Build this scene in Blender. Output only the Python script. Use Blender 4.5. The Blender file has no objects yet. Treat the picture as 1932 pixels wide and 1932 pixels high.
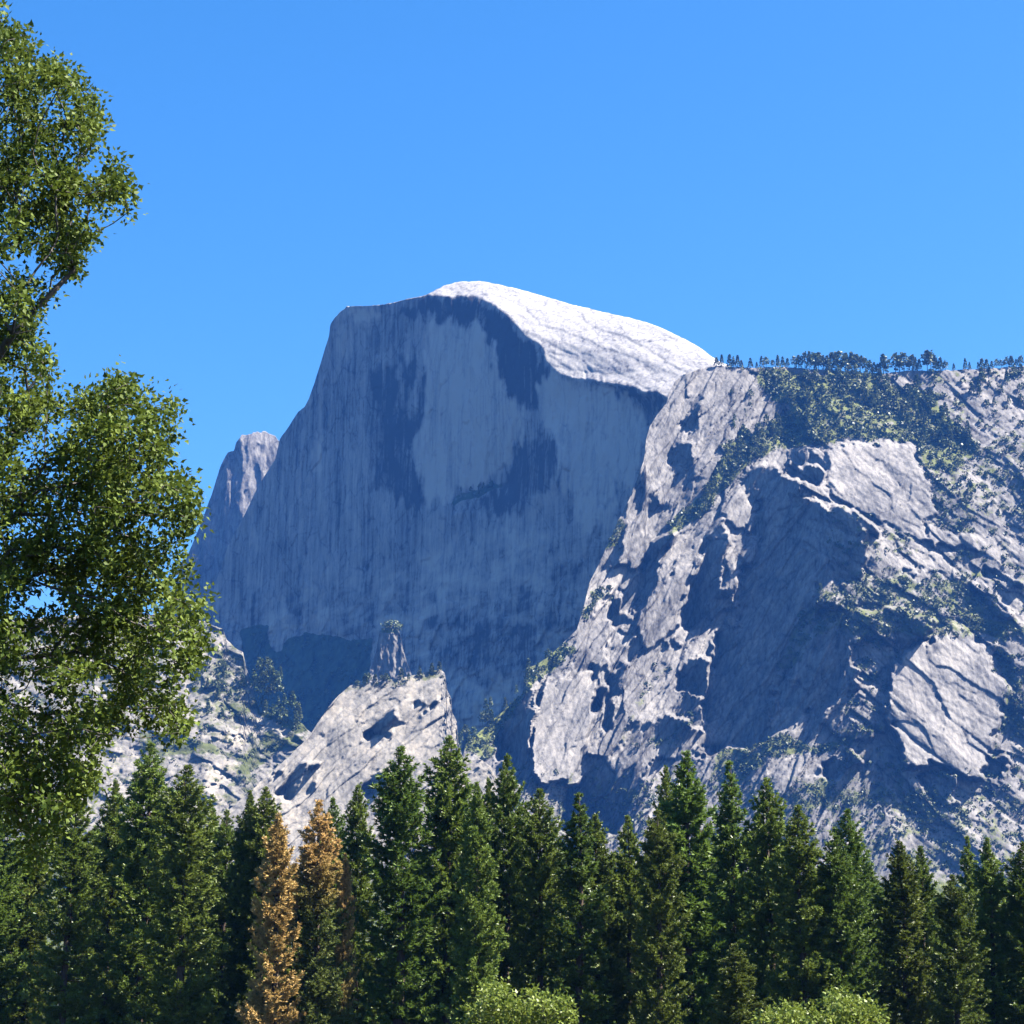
import bpy, math, random
import numpy as np
from mathutils import Vector, Matrix

rng = np.random.default_rng(7)
random.seed(7)
scene = bpy.context.scene
COL = scene.collection

# ------------------------------------------------------------------ camera, sky, sun, exposure
FPX = 966.0 / math.tan(math.radians(13.0))       # focal length in photo units (1932 across)
PITCH = math.radians(14.52)
CAM_Z = 1.7
cam_data = bpy.data.cameras.new("camera")
cam_data.sensor_width = 36.0
cam_data.lens = 18.0 / math.tan(math.radians(13.0))
cam_data.clip_start = 0.5
cam_data.clip_end = 30000.0
cam = bpy.data.objects.new("camera", cam_data)
cam.location = (0, 0, CAM_Z)
cam.rotation_euler = (math.pi / 2 + PITCH, 0, 0)
COL.objects.link(cam)
scene.camera = cam

SUN_EL = math.radians(53.0)
SUN_AZ = math.radians(90.0 + 6.0)               # clockwise from the viewing direction: straight from the right
to_sun = Vector((math.sin(SUN_AZ) * math.cos(SUN_EL), math.cos(SUN_AZ) * math.cos(SUN_EL), math.sin(SUN_EL)))

world = bpy.data.worlds.new("World")
scene.world = world
world.use_nodes = True
wn = world.node_tree
wn.nodes.clear()
w_out = wn.nodes.new("ShaderNodeOutputWorld")
w_bg = wn.nodes.new("ShaderNodeBackground")
w_sky = wn.nodes.new("ShaderNodeTexSky")
w_sky.sky_type = 'NISHITA'
w_sky.sun_disc = False
w_sky.sun_elevation = SUN_EL
w_sky.sun_rotation = SUN_AZ
w_sky.altitude = 1200.0
w_sky.air_density = 1.0
w_sky.dust_density = 2.0
w_sky.ozone_density = 3.0
w_hs = wn.nodes.new("ShaderNodeHueSaturation")   # the phone's vivid colour rendering of the sky
w_hs.inputs['Saturation'].default_value = 1.335
wn.links.new(w_sky.outputs[0], w_hs.inputs['Color'])
wn.links.new(w_hs.outputs[0], w_bg.inputs['Color'])
w_bg.inputs['Strength'].default_value = 0.063
wn.links.new(w_bg.outputs[0], w_out.inputs['Surface'])

sun_data = bpy.data.lights.new("sun", 'SUN')
sun_data.energy = 5.0
sun_data.angle = math.radians(0.5)
sun_data.color = (1.0, 0.94, 0.85)
sun = bpy.data.objects.new("sun", sun_data)
sun.rotation_euler = (-to_sun).to_track_quat('-Z', 'Y').to_euler()
sun.location = (500, 0, 900)
COL.objects.link(sun)

scene.view_settings.view_transform = 'Standard'
scene.view_settings.look = 'None'
scene.view_settings.gamma = 1.0
scene.view_settings.exposure = 2.1
scene.view_settings.use_curve_mapping = False
scene.render.engine = 'CYCLES'
scene.cycles.max_bounces = 5
scene.cycles.diffuse_bounces = 0
scene.cycles.glossy_bounces = 1
scene.cycles.transmission_bounces = 2
scene.cycles.transparent_max_bounces = 4
scene.cycles.volume_bounces = 0
scene.cycles.use_denoising = True

HAZE_DENSITY = 2.5e-5
HAZE_COLOR = (0.07, 0.29, 1.0, 1.0)

# ------------------------------------------------------------------ helpers
_cp, _sp = math.cos(PITCH), math.sin(PITCH)

def at(u, v, Y):
    """point that stands Y metres ahead on the sight line through photo position (u, v), 1932 units across"""
    u = np.asarray(u, float); v = np.asarray(v, float); Y = np.asarray(Y, float)
    a = (u - 966.0) / FPX
    b = (966.0 - v) / FPX
    dy = _cp - b * _sp
    dz = _sp + b * _cp
    return np.stack(np.broadcast_arrays(a / dy * Y, Y + 0 * u, CAM_Z + dz / dy * Y), -1)

def metres_per_unit(v, Y):
    b = (966.0 - v) / FPX
    return Y / (FPX * (_cp - b * _sp))

CROPS = {'R1': (560, 780, 800), 'R2': (1260, 780, 900), 'R3': (2124, 980, 900), 'R4': (2124, 1700, 900),
         'R5': (1260, 1560, 900), 'R6': (500, 1560, 900), 'N1': (1560, 1080, 600), 'N2': (1500, 1600, 600),
         'N3': (2000, 1280, 600), 'N4': (2424, 1280, 600), 'N5': (2424, 1800, 600), 'N6': (2000, 1700, 600),
         'O1': (0, 0, 700), 'O2': (0, 700, 700), 'O3': (0, 1400, 700), 'O4': (0, 2000, 1024)}

def P(crop, pts):
    x0, y0, w = CROPS[crop]
    s = 1932.0 / 3024.0
    return [(s * (x0 + p[0] * w / 1932.0), s * (y0 + p[1] * w / 1932.0)) for p in pts]

_tab = np.random.default_rng(11).random((256, 256))

def vnoise(x, y, seed=0):
    x = np.asarray(x, float) + seed * 17.31; y = np.asarray(y, float) + seed * 9.77
    xi = np.floor(x).astype(int); yi = np.floor(y).astype(int)
    fx = x - xi; fy = y - yi
    fx = fx * fx * fx * (fx * (fx * 6 - 15) + 10); fy = fy * fy * fy * (fy * (fy * 6 - 15) + 10)
    x0 = xi & 255; x1 = (xi + 1) & 255; y0 = yi & 255; y1 = (yi + 1) & 255
    a = _tab[x0, y0]; b = _tab[x1, y0]; c = _tab[x0, y1]; d = _tab[x1, y1]
    return (a * (1 - fx) + b * fx) * (1 - fy) + (c * (1 - fx) + d * fx) * fy * 1.0

def fbm(x, y, octaves=4, seed=0, gain=0.5):
    t = 0; amp = 1.0; tot = 0
    for i in range(octaves):
        t = t + amp * (vnoise(x * 2 ** i, y * 2 ** i, seed + 3 * i) - 0.5); tot += amp; amp *= gain
    return t / tot * 2.0

def hash1(i, seed=0):
    i = np.asarray(i).astype(int)
    return _tab[(i * 7 + seed * 13) & 255, (i // 36 + seed * 5 + i * 3) & 255]

def inside(poly, U, V):
    poly = np.asarray(poly, float)
    out = np.zeros(U.shape, bool)
    u0, v0 = poly.min(0); u1, v1 = poly.max(0)
    m = (U >= u0) & (U <= u1) & (V >= v0) & (V <= v1)
    if not m.any():
        return out
    x = U[m]; y = V[m]; r = np.zeros(x.shape, bool)
    n = len(poly)
    for i in range(n):
        xa, ya = poly[i]; xb, yb = poly[i - 1]
        if ya == yb:
            continue
        c = ((ya > y) != (yb > y)) & (x < (xb - xa) * (y - ya) / (yb - ya) + xa)
        r ^= c
    out[m] = r
    return out

def blur(a, n):
    for _ in range(n):
        a = (a + np.roll(a, 1, 0) + np.roll(a, -1, 0)) / 3.0
        a = (a + np.roll(a, 1, 1) + np.roll(a, -1, 1)) / 3.0
    return a

def integrate(gx, gy, f0, length):
    """surface whose slopes follow (gx, gy) and that stays near f0 over distances beyond `length` cells"""
    h, w = gx.shape
    gx = gx.copy(); gy = gy.copy(); gx[:, -1] = 0; gy[-1, :] = 0
    div = np.zeros_like(gx)
    div[:, 0] += gx[:, 0]; div[:, 1:] += gx[:, 1:] - gx[:, :-1]
    div[0, :] += gy[0, :]; div[1:, :] += gy[1:, :] - gy[:-1, :]
    lam = 1.0 / length ** 2
    rhs = -div + lam * f0
    big = np.concatenate([rhs, rhs[:, ::-1]], 1); big = np.concatenate([big, big[::-1]], 0)
    Fq = np.fft.rfft2(big)
    ky = 2 - 2 * np.cos(2 * np.pi * np.arange(2 * h) / (2 * h))
    kx = 2 - 2 * np.cos(2 * np.pi * np.arange(w + 1) / (2 * w))
    Fq /= (ky[:, None] + kx[None, :] + lam)
    return np.fft.irfft2(Fq, s=(2 * h, 2 * w))[:h, :w]

class Raster:
    """depth, tone and plant cover of one rock mass on a grid over the photo's own coordinates"""
    S = 2.0
    def __init__(self, u0, u1, v0, v1, yref):
        self.u0, self.v0 = u0, v0
        us = np.arange(u0, u1, self.S); vs = np.arange(v0, v1, self.S)
        self.U, self.V = np.meshgrid(us, vs)
        self.k = metres_per_unit(1100.0, yref) * self.S
        self.WU = self.U + 7 * fbm(self.U / 26, self.V / 26, 4, 1)
        self.WV = self.V + 7 * fbm(self.U / 26, self.V / 26, 4, 5)
        self.sx = np.zeros_like(self.U); self.sz = np.zeros_like(self.U)
        self.tone = np.full(self.U.shape, 0.5); self.veg = np.zeros_like(self.U)
        self.rough = np.ones_like(self.U)
    def mask(self, poly, warp=True):
        return inside(poly, self.WU if warp else self.U, self.WV if warp else self.V)
    def slope(self, poly, sx, sz, rough=None):
        m = self.mask(poly)
        self.sx[m] = sx; self.sz[m] = sz
        if rough is not None:
            self.rough[m] = rough
    def recess(self, dark, sx_small=-1.15, sx_large=-0.68, sz=0.02):
        """hollows that face left: wide ones gently, narrow ones steeply; their rims are free to step"""
        size = blur(dark.astype(float), 40)
        f = np.clip((size - 0.35) / 0.45, 0, 1)
        self.sx[dark] = (sx_small + (sx_large - sx_small) * f)[dark]; self.sz[dark] = sz
        e = blur(dark.astype(float), 1)
        self.band = (e > 0.08) & (e < 0.92)
    def solve(self, f0, length, iters=0, smooth=4):
        gx, gy = self.sx * self.k, -self.sz * self.k
        if iters:
            w = 1.0 - self.band
            want_x, want_y = blur(gx * w, smooth) , blur(gy * w, smooth)
            wx = np.maximum(blur(w, smooth), 0.05)
            hx, hy = np.where(self.band, 0, gx), np.where(self.band, 0, gy)
            for _ in range(iters):
                f = integrate(hx, hy, f0, length / self.S)
                dx = np.zeros_like(f); dy = np.zeros_like(f)
                dx[:, :-1] = f[:, 1:] - f[:, :-1]; dy[:-1] = f[1:] - f[:-1]
                rx = (want_x - blur(dx * w, smooth)) / wx; ry = (want_y - blur(dy * w, smooth)) / wx
                hx = np.where(self.band, dx, hx + rx); hy = np.where(self.band, dy, hy + ry)
            self.D = f
        else:
            self.D = integrate(gx, gy, f0, length / self.S)
    def sample(self, a, u, v):
        x = np.clip((u - self.u0) / self.S, 0, a.shape[1] - 1.001); y = np.clip((v - self.v0) / self.S, 0, a.shape[0] - 1.001)
        xi = x.astype(int); yi = y.astype(int); fx = x - xi; fy = y - yi
        return (a[yi, xi] * (1 - fx) + a[yi, xi + 1] * fx) * (1 - fy) + (a[yi + 1, xi] * (1 - fx) + a[yi + 1, xi + 1] * fx) * fy

def flakes(U, V, angle, wl, seed, stretch=4.0, warp=1.0):
    """exfoliation sheets: saw-tooth relief (0..1) across lines that run at `angle` degrees above the horizontal"""
    a = math.radians(angle)
    across = (U * math.sin(a) + V * math.cos(a)) / wl
    along = (U * math.cos(a) - V * math.sin(a)) / (wl * stretch)
    p = across + warp * 2.2 * fbm(along, across * 0.35, 3, seed) + 0.55 * fbm(U / (wl * 1.2), V / (wl * 1.2), 3, seed + 4)
    i = np.floor(p)
    amp = hash1(i.astype(int) & 1023, seed) * np.clip(0.5 + 1.6 * fbm(along * 1.3 + i * 3.7, i * 5.1, 2, seed + 9), 0, 1.6)
    f = p - i
    return np.where(f < 0.78, f / 0.78, (1 - f) / 0.22) * amp

def blocks(U, V, angle, la, lb, seed, wob=0.25):
    """jointed rock: irregular blocks la long (at `angle` degrees above the horizontal) and lb across.
    Returns three random numbers per block (-1..1) and the closeness to a joint (0 inside .. 1 on the joint)"""
    a = math.radians(angle)
    x = (U * math.cos(a) - V * math.sin(a)) / la + wob * fbm(U / lb / 2, V / lb / 2, 2, seed + 2)
    y = (U * math.sin(a) + V * math.cos(a)) / lb + wob * fbm(U / lb / 2, V / lb / 2, 2, seed + 6)
    xi = np.floor(x).astype(int); yi = np.floor(y).astype(int)
    f1 = np.full(U.shape, 9.0); f2 = np.full(U.shape, 9.0); ci = np.zeros(U.shape, int); cj = np.zeros(U.shape, int)
    for dx in (-1, 0, 1):
        for dy in (-1, 0, 1):
            i = xi + dx; j = yi + dy
            px = i + _tab[(i * 3 + seed) & 255, (j * 5 + 7) & 255]; py = j + _tab[(i * 5 + 31) & 255, (j * 3 + seed * 2) & 255]
            d = np.hypot(x - px, y - py)
            near = d < f1
            f2 = np.where(near, f1, np.minimum(f2, d)); ci = np.where(near, i, ci); cj = np.where(near, j, cj); f1 = np.where(near, d, f1)
    r = [2 * _tab[(ci * 7 + cj * 13 + k * 57 + seed) & 255, (cj * 11 + ci * 3 + k * 91) & 255] - 1 for k in range(3)]
    return r[0], r[1], r[2], np.clip(1 - (f2 - f1) / 0.12, 0, 1)

# ------------------------------------------------------------------ materials
def new_mat(name):
    m = bpy.data.materials.new(name); m.use_nodes = True
    m.node_tree.nodes.clear()
    return m, m.node_tree.nodes, m.node_tree.links

def ramp(n, stops):
    r = n.new("ShaderNodeValToRGB")
    e = r.color_ramp.elements
    while len(e) < len(stops):
        e.new(0.5)
    for q, (p, c) in zip(e, stops):
        q.position = p; q.color = (c[0], c[1], c[2], 1)
    return r

def rock_material(name, dark, mid, light, green, scale=1.0, bump=1.0, streak=0.06, tilt=0.0):
    m, n, l = new_mat(name)
    out = n.new("ShaderNodeOutputMaterial"); bs = n.new("ShaderNodeBsdfPrincipled")
    bs.inputs['Roughness'].default_value = 0.9
    bs.inputs['Specular IOR Level'].default_value = 0.15
    tone = n.new("ShaderNodeAttribute"); tone.attribute_name = "tone"
    veg = n.new("ShaderNodeAttribute"); veg.attribute_name = "veg"
    tc = n.new("ShaderNodeTexCoord")
    mp = n.new("ShaderNodeMapping"); mp.inputs['Scale'].default_value = (0.030 * scale, 0.030 * scale, 0.010 * scale)
    l.new(tc.outputs['Object'], mp.inputs['Vector'])
    n1 = n.new("ShaderNodeTexNoise"); n1.inputs['Scale'].default_value = 1.0; n1.inputs['Detail'].default_value = 7; n1.inputs['Roughness'].default_value = 0.62
    l.new(mp.outputs[0], n1.inputs['Vector'])
    n2 = n.new("ShaderNodeTexNoise"); n2.inputs['Scale'].default_value = 0.2 * scale; n2.inputs['Detail'].default_value = 5; n2.inputs['Roughness'].default_value = 0.65
    l.new(tc.outputs['Object'], n2.inputs['Vector'])
    a1 = n.new("ShaderNodeMath"); a1.operation = 'MULTIPLY_ADD'; a1.inputs[1].default_value = 0.55; a1.inputs[2].default_value = -0.275
    l.new(n1.outputs['Fac'], a1.inputs[0])
    a2 = n.new("ShaderNodeMath"); a2.operation = 'MULTIPLY_ADD'; a2.inputs[1].default_value = 0.45; a2.inputs[2].default_value = -0.225
    l.new(n2.outputs['Fac'], a2.inputs[0])
    s1 = n.new("ShaderNodeMath"); s1.operation = 'ADD'; l.new(tone.outputs['Fac'], s1.inputs[0]); l.new(a1.outputs[0], s1.inputs[1])
    s2 = n.new("ShaderNodeMath"); s2.operation = 'ADD'; l.new(s1.outputs[0], s2.inputs[0]); l.new(a2.outputs[0], s2.inputs[1])
    mp3 = n.new("ShaderNodeMapping"); mp3.inputs['Scale'].default_value = (0.16, 0.16, 0.16 * streak)
    l.new(tc.outputs['Object'], mp3.inputs['Vector'])
    n7 = n.new("ShaderNodeTexNoise"); n7.inputs['Scale'].default_value = 1.0; n7.inputs['Detail'].default_value = 5; n7.inputs['Roughness'].default_value = 0.6
    l.new(mp3.outputs[0], n7.inputs['Vector'])
    r7 = n.new("ShaderNodeMapRange"); r7.inputs['From Min'].default_value = 0.38; r7.inputs['From Max'].default_value = 0.62; r7.inputs['To Min'].default_value = -0.16; r7.inputs['To Max'].default_value = 0.16
    l.new(n7.outputs['Fac'], r7.inputs['Value'])
    s3 = n.new("ShaderNodeMath"); s3.operation = 'ADD'; l.new(s2.outputs[0], s3.inputs[0]); l.new(r7.outputs[0], s3.inputs[1])
    mpv = n.new("ShaderNodeMapping"); mpv.inputs['Rotation'].default_value = (0, tilt, 0); mpv.inputs['Scale'].default_value = (0.045, 0.045, 0.016)
    l.new(tc.outputs['Object'], mpv.inputs['Vector'])
    wv = n.new("ShaderNodeMix"); wv.data_type = 'VECTOR'; wv.inputs[0].default_value = 0.12
    l.new(mpv.outputs[0], wv.inputs[4]); l.new(n2.outputs['Color'], wv.inputs[5])
    vo = n.new("ShaderNodeTexVoronoi"); vo.feature = 'DISTANCE_TO_EDGE'; vo.inputs['Scale'].default_value = 1.0
    l.new(wv.outputs[1], vo.inputs['Vector'])
    rv = n.new("ShaderNodeMapRange"); rv.inputs['From Min'].default_value = 0.0; rv.inputs['From Max'].default_value = 0.045; rv.inputs['To Min'].default_value = -0.2; rv.inputs['To Max'].default_value = 0.0
    l.new(vo.outputs['Distance'], rv.inputs['Value'])
    s2 = n.new("ShaderNodeMath"); s2.operation = 'ADD'; l.new(s3.outputs[0], s2.inputs[0]); l.new(rv.outputs[0], s2.inputs[1])
    vc = n.new("ShaderNodeTexVoronoi"); vc.feature = 'F1'; vc.inputs['Scale'].default_value = 2.6
    l.new(wv.outputs[1], vc.inputs['Vector'])
    rp = ramp(n, [(0.0, dark), (0.5, mid), (1.0, light)])
    l.new(s2.outputs[0], rp.inputs['Fac'])
    n3 = n.new("ShaderNodeTexNoise"); n3.inputs['Scale'].default_value = 0.07 * scale; n3.inputs['Detail'].default_value = 4
    l.new(tc.outputs['Object'], n3.inputs['Vector'])
    gr = ramp(n, [(0.3, [c * 0.55 for c in green]), (0.7, [c * 1.25 for c in green])])
    l.new(n3.outputs['Fac'], gr.inputs['Fac'])
    n4 = n.new("ShaderNodeTexNoise"); n4.inputs['Scale'].default_value = 0.05 * scale; n4.inputs['Detail'].default_value = 6; n4.inputs['Roughness'].default_value = 0.7
    l.new(tc.outputs['Object'], n4.inputs['Vector'])
    va = n.new("ShaderNodeMath"); va.operation = 'ADD'; l.new(veg.outputs['Fac'], va.inputs[0]); l.new(n4.outputs['Fac'], va.inputs[1])
    vr = n.new("ShaderNodeMapRange"); vr.inputs['From Min'].default_value = 0.92; vr.inputs['From Max'].default_value = 1.08
    l.new(va.outputs[0], vr.inputs['Value'])
    mx = n.new("ShaderNodeMix"); mx.data_type = 'RGBA'
    l.new(vr.outputs['Result'], mx.inputs['Factor']); l.new(rp.outputs['Color'], mx.inputs[6]); l.new(gr.outputs['Color'], mx.inputs[7])
    l.new(mx.outputs[2], bs.inputs['Base Color'])
    bp = n.new("ShaderNodeBump"); bp.inputs['Strength'].default_value = 0.35 * bump; bp.inputs['Distance'].default_value = 3.0
    hsum = n.new("ShaderNodeMath"); hsum.operation = 'ADD'; l.new(n2.outputs['Fac'], hsum.inputs[0])
    hv_ = n.new("ShaderNodeMath"); hv_.operation = 'MULTIPLY'; hv_.inputs[1].default_value = 1.1; l.new(vc.outputs['Distance'], hv_.inputs[0]); l.new(hv_.outputs[0], hsum.inputs[1])
    l.new(hsum.outputs[0], bp.inputs['Height']); l.new(bp.outputs[0], bs.inputs['Normal'])
    l.new(bs.outputs[0], out.inputs['Surface'])
    return m

GREEN_BRUSH = (0.10, 0.112, 0.032)
M_DOME = rock_material("dome_granite", (0.035, 0.035, 0.042), (0.225, 0.214, 0.208), (0.37, 0.342, 0.305), (0.045, 0.065, 0.04), bump=0.6, streak=0.03)
M_RIDGE = rock_material("ridge_granite", (0.035, 0.033, 0.033), (0.155, 0.145, 0.136), (0.29, 0.262, 0.232), GREEN_BRUSH, streak=0.25, tilt=0.55)
M_SLOPE = rock_material("slope_granite", (0.045, 0.042, 0.038), (0.17, 0.158, 0.142), (0.30, 0.26, 0.21), (0.072, 0.082, 0.028))

def leaf_material(name, c1, c2, trans=0.25, rough=0.5, hue_by_object=0.0, brown=None, spec=0.3, noise=0.35):
    """foliage colour that wanders within the crown and from tree to tree; `brown` = (z0, z1, colour): dried above z0"""
    m, n, l = new_mat(name)
    out = n.new("ShaderNodeOutputMaterial"); bs = n.new("ShaderNodeBsdfPrincipled")
    bs.inputs['Roughness'].default_value = rough; bs.inputs['Specular IOR Level'].default_value = spec
    tint = n.new("ShaderNodeAttribute"); tint.attribute_name = "tint"
    tc = n.new("ShaderNodeTexCoord"); ns = n.new("ShaderNodeTexNoise"); ns.inputs['Scale'].default_value = noise; ns.inputs['Detail'].default_value = 3
    l.new(tc.outputs['Object'], ns.inputs['Vector'])
    oi = n.new("ShaderNodeObjectInfo")
    ad = n.new("ShaderNodeMath"); ad.operation = 'MULTIPLY_ADD'; ad.inputs[1].default_value = 0.6
    l.new(tint.outputs['Fac'], ad.inputs[0]); 
    sb = n.new("ShaderNodeMath"); sb.operation = 'MULTIPLY_ADD'; sb.inputs[1].default_value = 0.9; sb.inputs[2].default_value = -0.25
    l.new(ns.outputs['Fac'], sb.inputs[0]); l.new(sb.outputs[0], ad.inputs[2])
    rp = ramp(n, [(0.0, c1), (1.0, c2)])
    l.new(ad.outputs[0], rp.inputs['Fac'])
    col = rp.outputs['Color']
    if hue_by_object:
        hs = n.new("ShaderNodeHueSaturation")
        mr = n.new("ShaderNodeMapRange"); mr.inputs['To Min'].default_value = 0.5 - hue_by_object; mr.inputs['To Max'].default_value = 0.5 + hue_by_object
        l.new(oi.outputs['Random'], mr.inputs['Value']); l.new(mr.outputs['Result'], hs.inputs['Hue'])
        mv = n.new("ShaderNodeMath"); mv.operation = 'MULTIPLY'; mv.inputs[1].default_value = 7.31
        fr = n.new("ShaderNodeMath"); fr.operation = 'FRACT'
        l.new(oi.outputs['Random'], mv.inputs[0]); l.new(mv.outputs[0], fr.inputs[0])
        m2 = n.new("ShaderNodeMapRange"); m2.inputs['To Min'].default_value = 0.75; m2.inputs['To Max'].default_value = 1.25
        l.new(fr.outputs[0], m2.inputs['Value']); l.new(m2.outputs['Result'], hs.inputs['Value'])
        l.new(col, hs.inputs['Color']); col = hs.outputs[0]
    if brown:
        z0, z1, bc = brown
        sp = n.new("ShaderNodeSeparateXYZ"); l.new(tc.outputs['Object'], sp.inputs[0])
        zz = n.new("ShaderNodeMath"); zz.operation = 'MULTIPLY_ADD'; zz.inputs[1].default_value = 5.0
        n5 = n.new("ShaderNodeTexNoise"); n5.inputs['Scale'].default_value = 0.4; l.new(tc.outputs['Object'], n5.inputs['Vector'])
        l.new(n5.outputs['Fac'], zz.inputs[0]); l.new(sp.outputs['Z'], zz.inputs[2])
        mr = n.new("ShaderNodeMapRange"); mr.inputs['From Min'].default_value = z0 + 2.5; mr.inputs['From Max'].default_value = z1 + 2.5
        l.new(zz.outputs[0], mr.inputs['Value'])
        br = ramp(n, [(0.0, [c * 0.6 for c in bc]), (1.0, [c * 1.3 for c in bc])]); l.new(ad.outputs[0], br.inputs['Fac'])
        mx = n.new("ShaderNodeMix"); mx.data_type = 'RGBA'
        l.new(mr.outputs['Result'], mx.inputs['Factor']); l.new(col, mx.inputs[6]); l.new(br.outputs['Color'], mx.inputs[7])
        col = mx.outputs[2]
    l.new(col, bs.inputs['Base Color'])
    if trans > 0:
        tr = n.new("ShaderNodeBsdfTranslucent"); l.new(col, tr.inputs['Color'])
        ms = n.new("ShaderNodeMixShader"); ms.inputs[0].default_value = trans
        l.new(bs.outputs[0], ms.inputs[1]); l.new(tr.outputs[0], ms.inputs[2]); l.new(ms.outputs[0], out.inputs['Surface'])
    else:
        l.new(bs.outputs[0], out.inputs['Surface'])
    return m

def bark_material(name, c1, c2):
    m, n, l = new_mat(name)
    out = n.new("ShaderNodeOutputMaterial"); bs = n.new("ShaderNodeBsdfPrincipled"); bs.inputs['Roughness'].default_value = 0.9
    tc = n.new("ShaderNodeTexCoord"); mp = n.new("ShaderNodeMapping"); mp.inputs['Scale'].default_value = (6, 6, 1.2)
    ns = n.new("ShaderNodeTexNoise"); ns.inputs['Scale'].default_value = 1.5; ns.inputs['Detail'].default_value = 5
    l.new(tc.outputs['Object'], mp.inputs[0]); l.new(mp.outputs[0], ns.inputs['Vector'])
    rp = ramp(n, [(0.3, c1), (0.7, c2)]); l.new(ns.outputs['Fac'], rp.inputs['Fac']); l.new(rp.outputs[0], bs.inputs['Base Color'])
    bp = n.new("ShaderNodeBump"); bp.inputs['Distance'].default_value = 0.05; l.new(ns.outputs['Fac'], bp.inputs['Height']); l.new(bp.outputs[0], bs.inputs['Normal'])
    l.new(bs.outputs[0], out.inputs['Surface'])
    return m

# ------------------------------------------------------------------ mesh helpers
def mesh_from(name, verts, faces, attrs=None, smooth=False):
    verts = np.asarray(verts, np.float32); faces = np.asarray(faces, np.int32)
    me = bpy.data.meshes.new(name)
    k = faces.shape[1]
    me.vertices.add(len(verts)); me.vertices.foreach_set("co", verts.ravel())
    me.loops.add(faces.size); me.loops.foreach_set("vertex_index", faces.ravel())
    me.polygons.add(len(faces))
    me.polygons.foreach_set("loop_start", np.arange(0, faces.size, k, dtype=np.int32))
    if smooth:
        me.polygons.foreach_set("use_smooth", np.ones(len(faces), bool))
    for an, av in (attrs or {}).items():
        at_ = me.attributes.new(an, 'FLOAT', 'POINT'); at_.data.foreach_set("value", np.asarray(av, np.float32))
    me.update(calc_edges=True)
    return me

def add(name, me, mat=None, parent=None, label=None, category=None, group=None, kind=None, loc=None):
    o = bpy.data.objects.new(name, me)
    COL.objects.link(o)
    if mat is not None and me is not None and not me.materials:
        me.materials.append(mat)
    if parent: o.parent = parent
    if loc is not None: o.location = loc
    if label: o["label"] = label
    if category: o["category"] = category
    if group: o["group"] = group
    if kind: o["kind"] = kind
    return o

# ------------------------------------------------------------------ rock masses
def curve(points):
    p = np.asarray(sorted(points), float)
    return lambda u: np.interp(u, p[:, 0], p[:, 1])

def rock_sheet(name, ras, top, u_list, v_bottom, rows, foot_rows, back, mat, edge=2.5, label=None):
    """sheet from the foot to the skyline `top(u)`, then over the crest and down the back side, so the mass is closed"""
    u = np.asarray(u_list, float)
    vt = top(u) + edge * fbm(u / 9.0, u * 0 + ras.u0, 4, 2)
    vt = np.minimum(vt, v_bottom - 2)
    t = np.linspace(0, 1, rows)[:, None]
    V = vt[None, :] * (1 - t) + v_bottom * t
    V = V[::-1]
    Ugrid = np.broadcast_to(u[None, :], V.shape)
    D = ras.sample(ras.D, Ugrid, V)
    X = at(Ugrid, V, D)
    tone = ras.sample(ras.tone, Ugrid, V); veg = ras.sample(ras.veg, Ugrid, V)
    low = X[0].copy()
    foot = []
    pad = np.concatenate([np.repeat(low[:1], 30, 0), low, np.repeat(low[-1:], 30, 0)])
    calm = np.stack([np.convolve(pad[:, c], np.ones(61) / 61, 'valid') for c in range(3)], 1)
    calm[:, 0] = low[:, 0]
    for q in np.linspace(1, 0, foot_rows + 1)[:-1][::-1]:
        base = low + (calm - low) * min(1.0, 2.5 * q)
        r = base.copy(); r[:, 2] = base[:, 2] * (1 - q); r[:, 1] = base[:, 1] - q * base[:, 2] * 0.9 + 12 * q * (1 - q) * fbm(u / 14, u * 0 + 9 * q, 3, 77)
        foot.append(r)
    foot = foot[::-1]
    crest = X[-1]
    rear = []
    for f, dz in back:
        r = crest.copy(); r[:, 1] += f; r[:, 2] = np.maximum(crest[:, 2] * (1 - dz), 0); rear.append(r)
    allv = np.concatenate([np.array(foot).reshape(-1, len(u), 3), X, np.array(rear).reshape(-1, len(u), 3)], 0)
    nr, nc = allv.shape[:2]
    tone = np.concatenate([np.repeat(tone[:1], len(foot), 0), tone, np.repeat(tone[-1:], len(rear), 0)], 0)
    veg = np.concatenate([np.repeat(veg[:1], len(foot), 0), veg, np.repeat(veg[-1:], len(rear), 0)], 0)
    idx = np.arange(nr * nc).reshape(nr, nc)
    f = np.stack([idx[:-1, :-1], idx[:-1, 1:], idx[1:, 1:], idx[1:, :-1]], -1).reshape(-1, 4)
    me = mesh_from(name, allv.reshape(-1, 3), f, {'tone': tone.ravel(), 'veg': veg.ravel()}, smooth=True)
    return add(name, me, mat, kind="structure", label=label)

def stepped(points):
    """column positions: dense where the outline is steep"""
    out = []
    for (a, b, s) in points:
        out += list(np.arange(a, b, s))
    return np.unique(np.round(out, 3))

BACK = [(60, 0.03), (250, 0.15), (600, 0.45), (1000, 1.0)]

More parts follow.
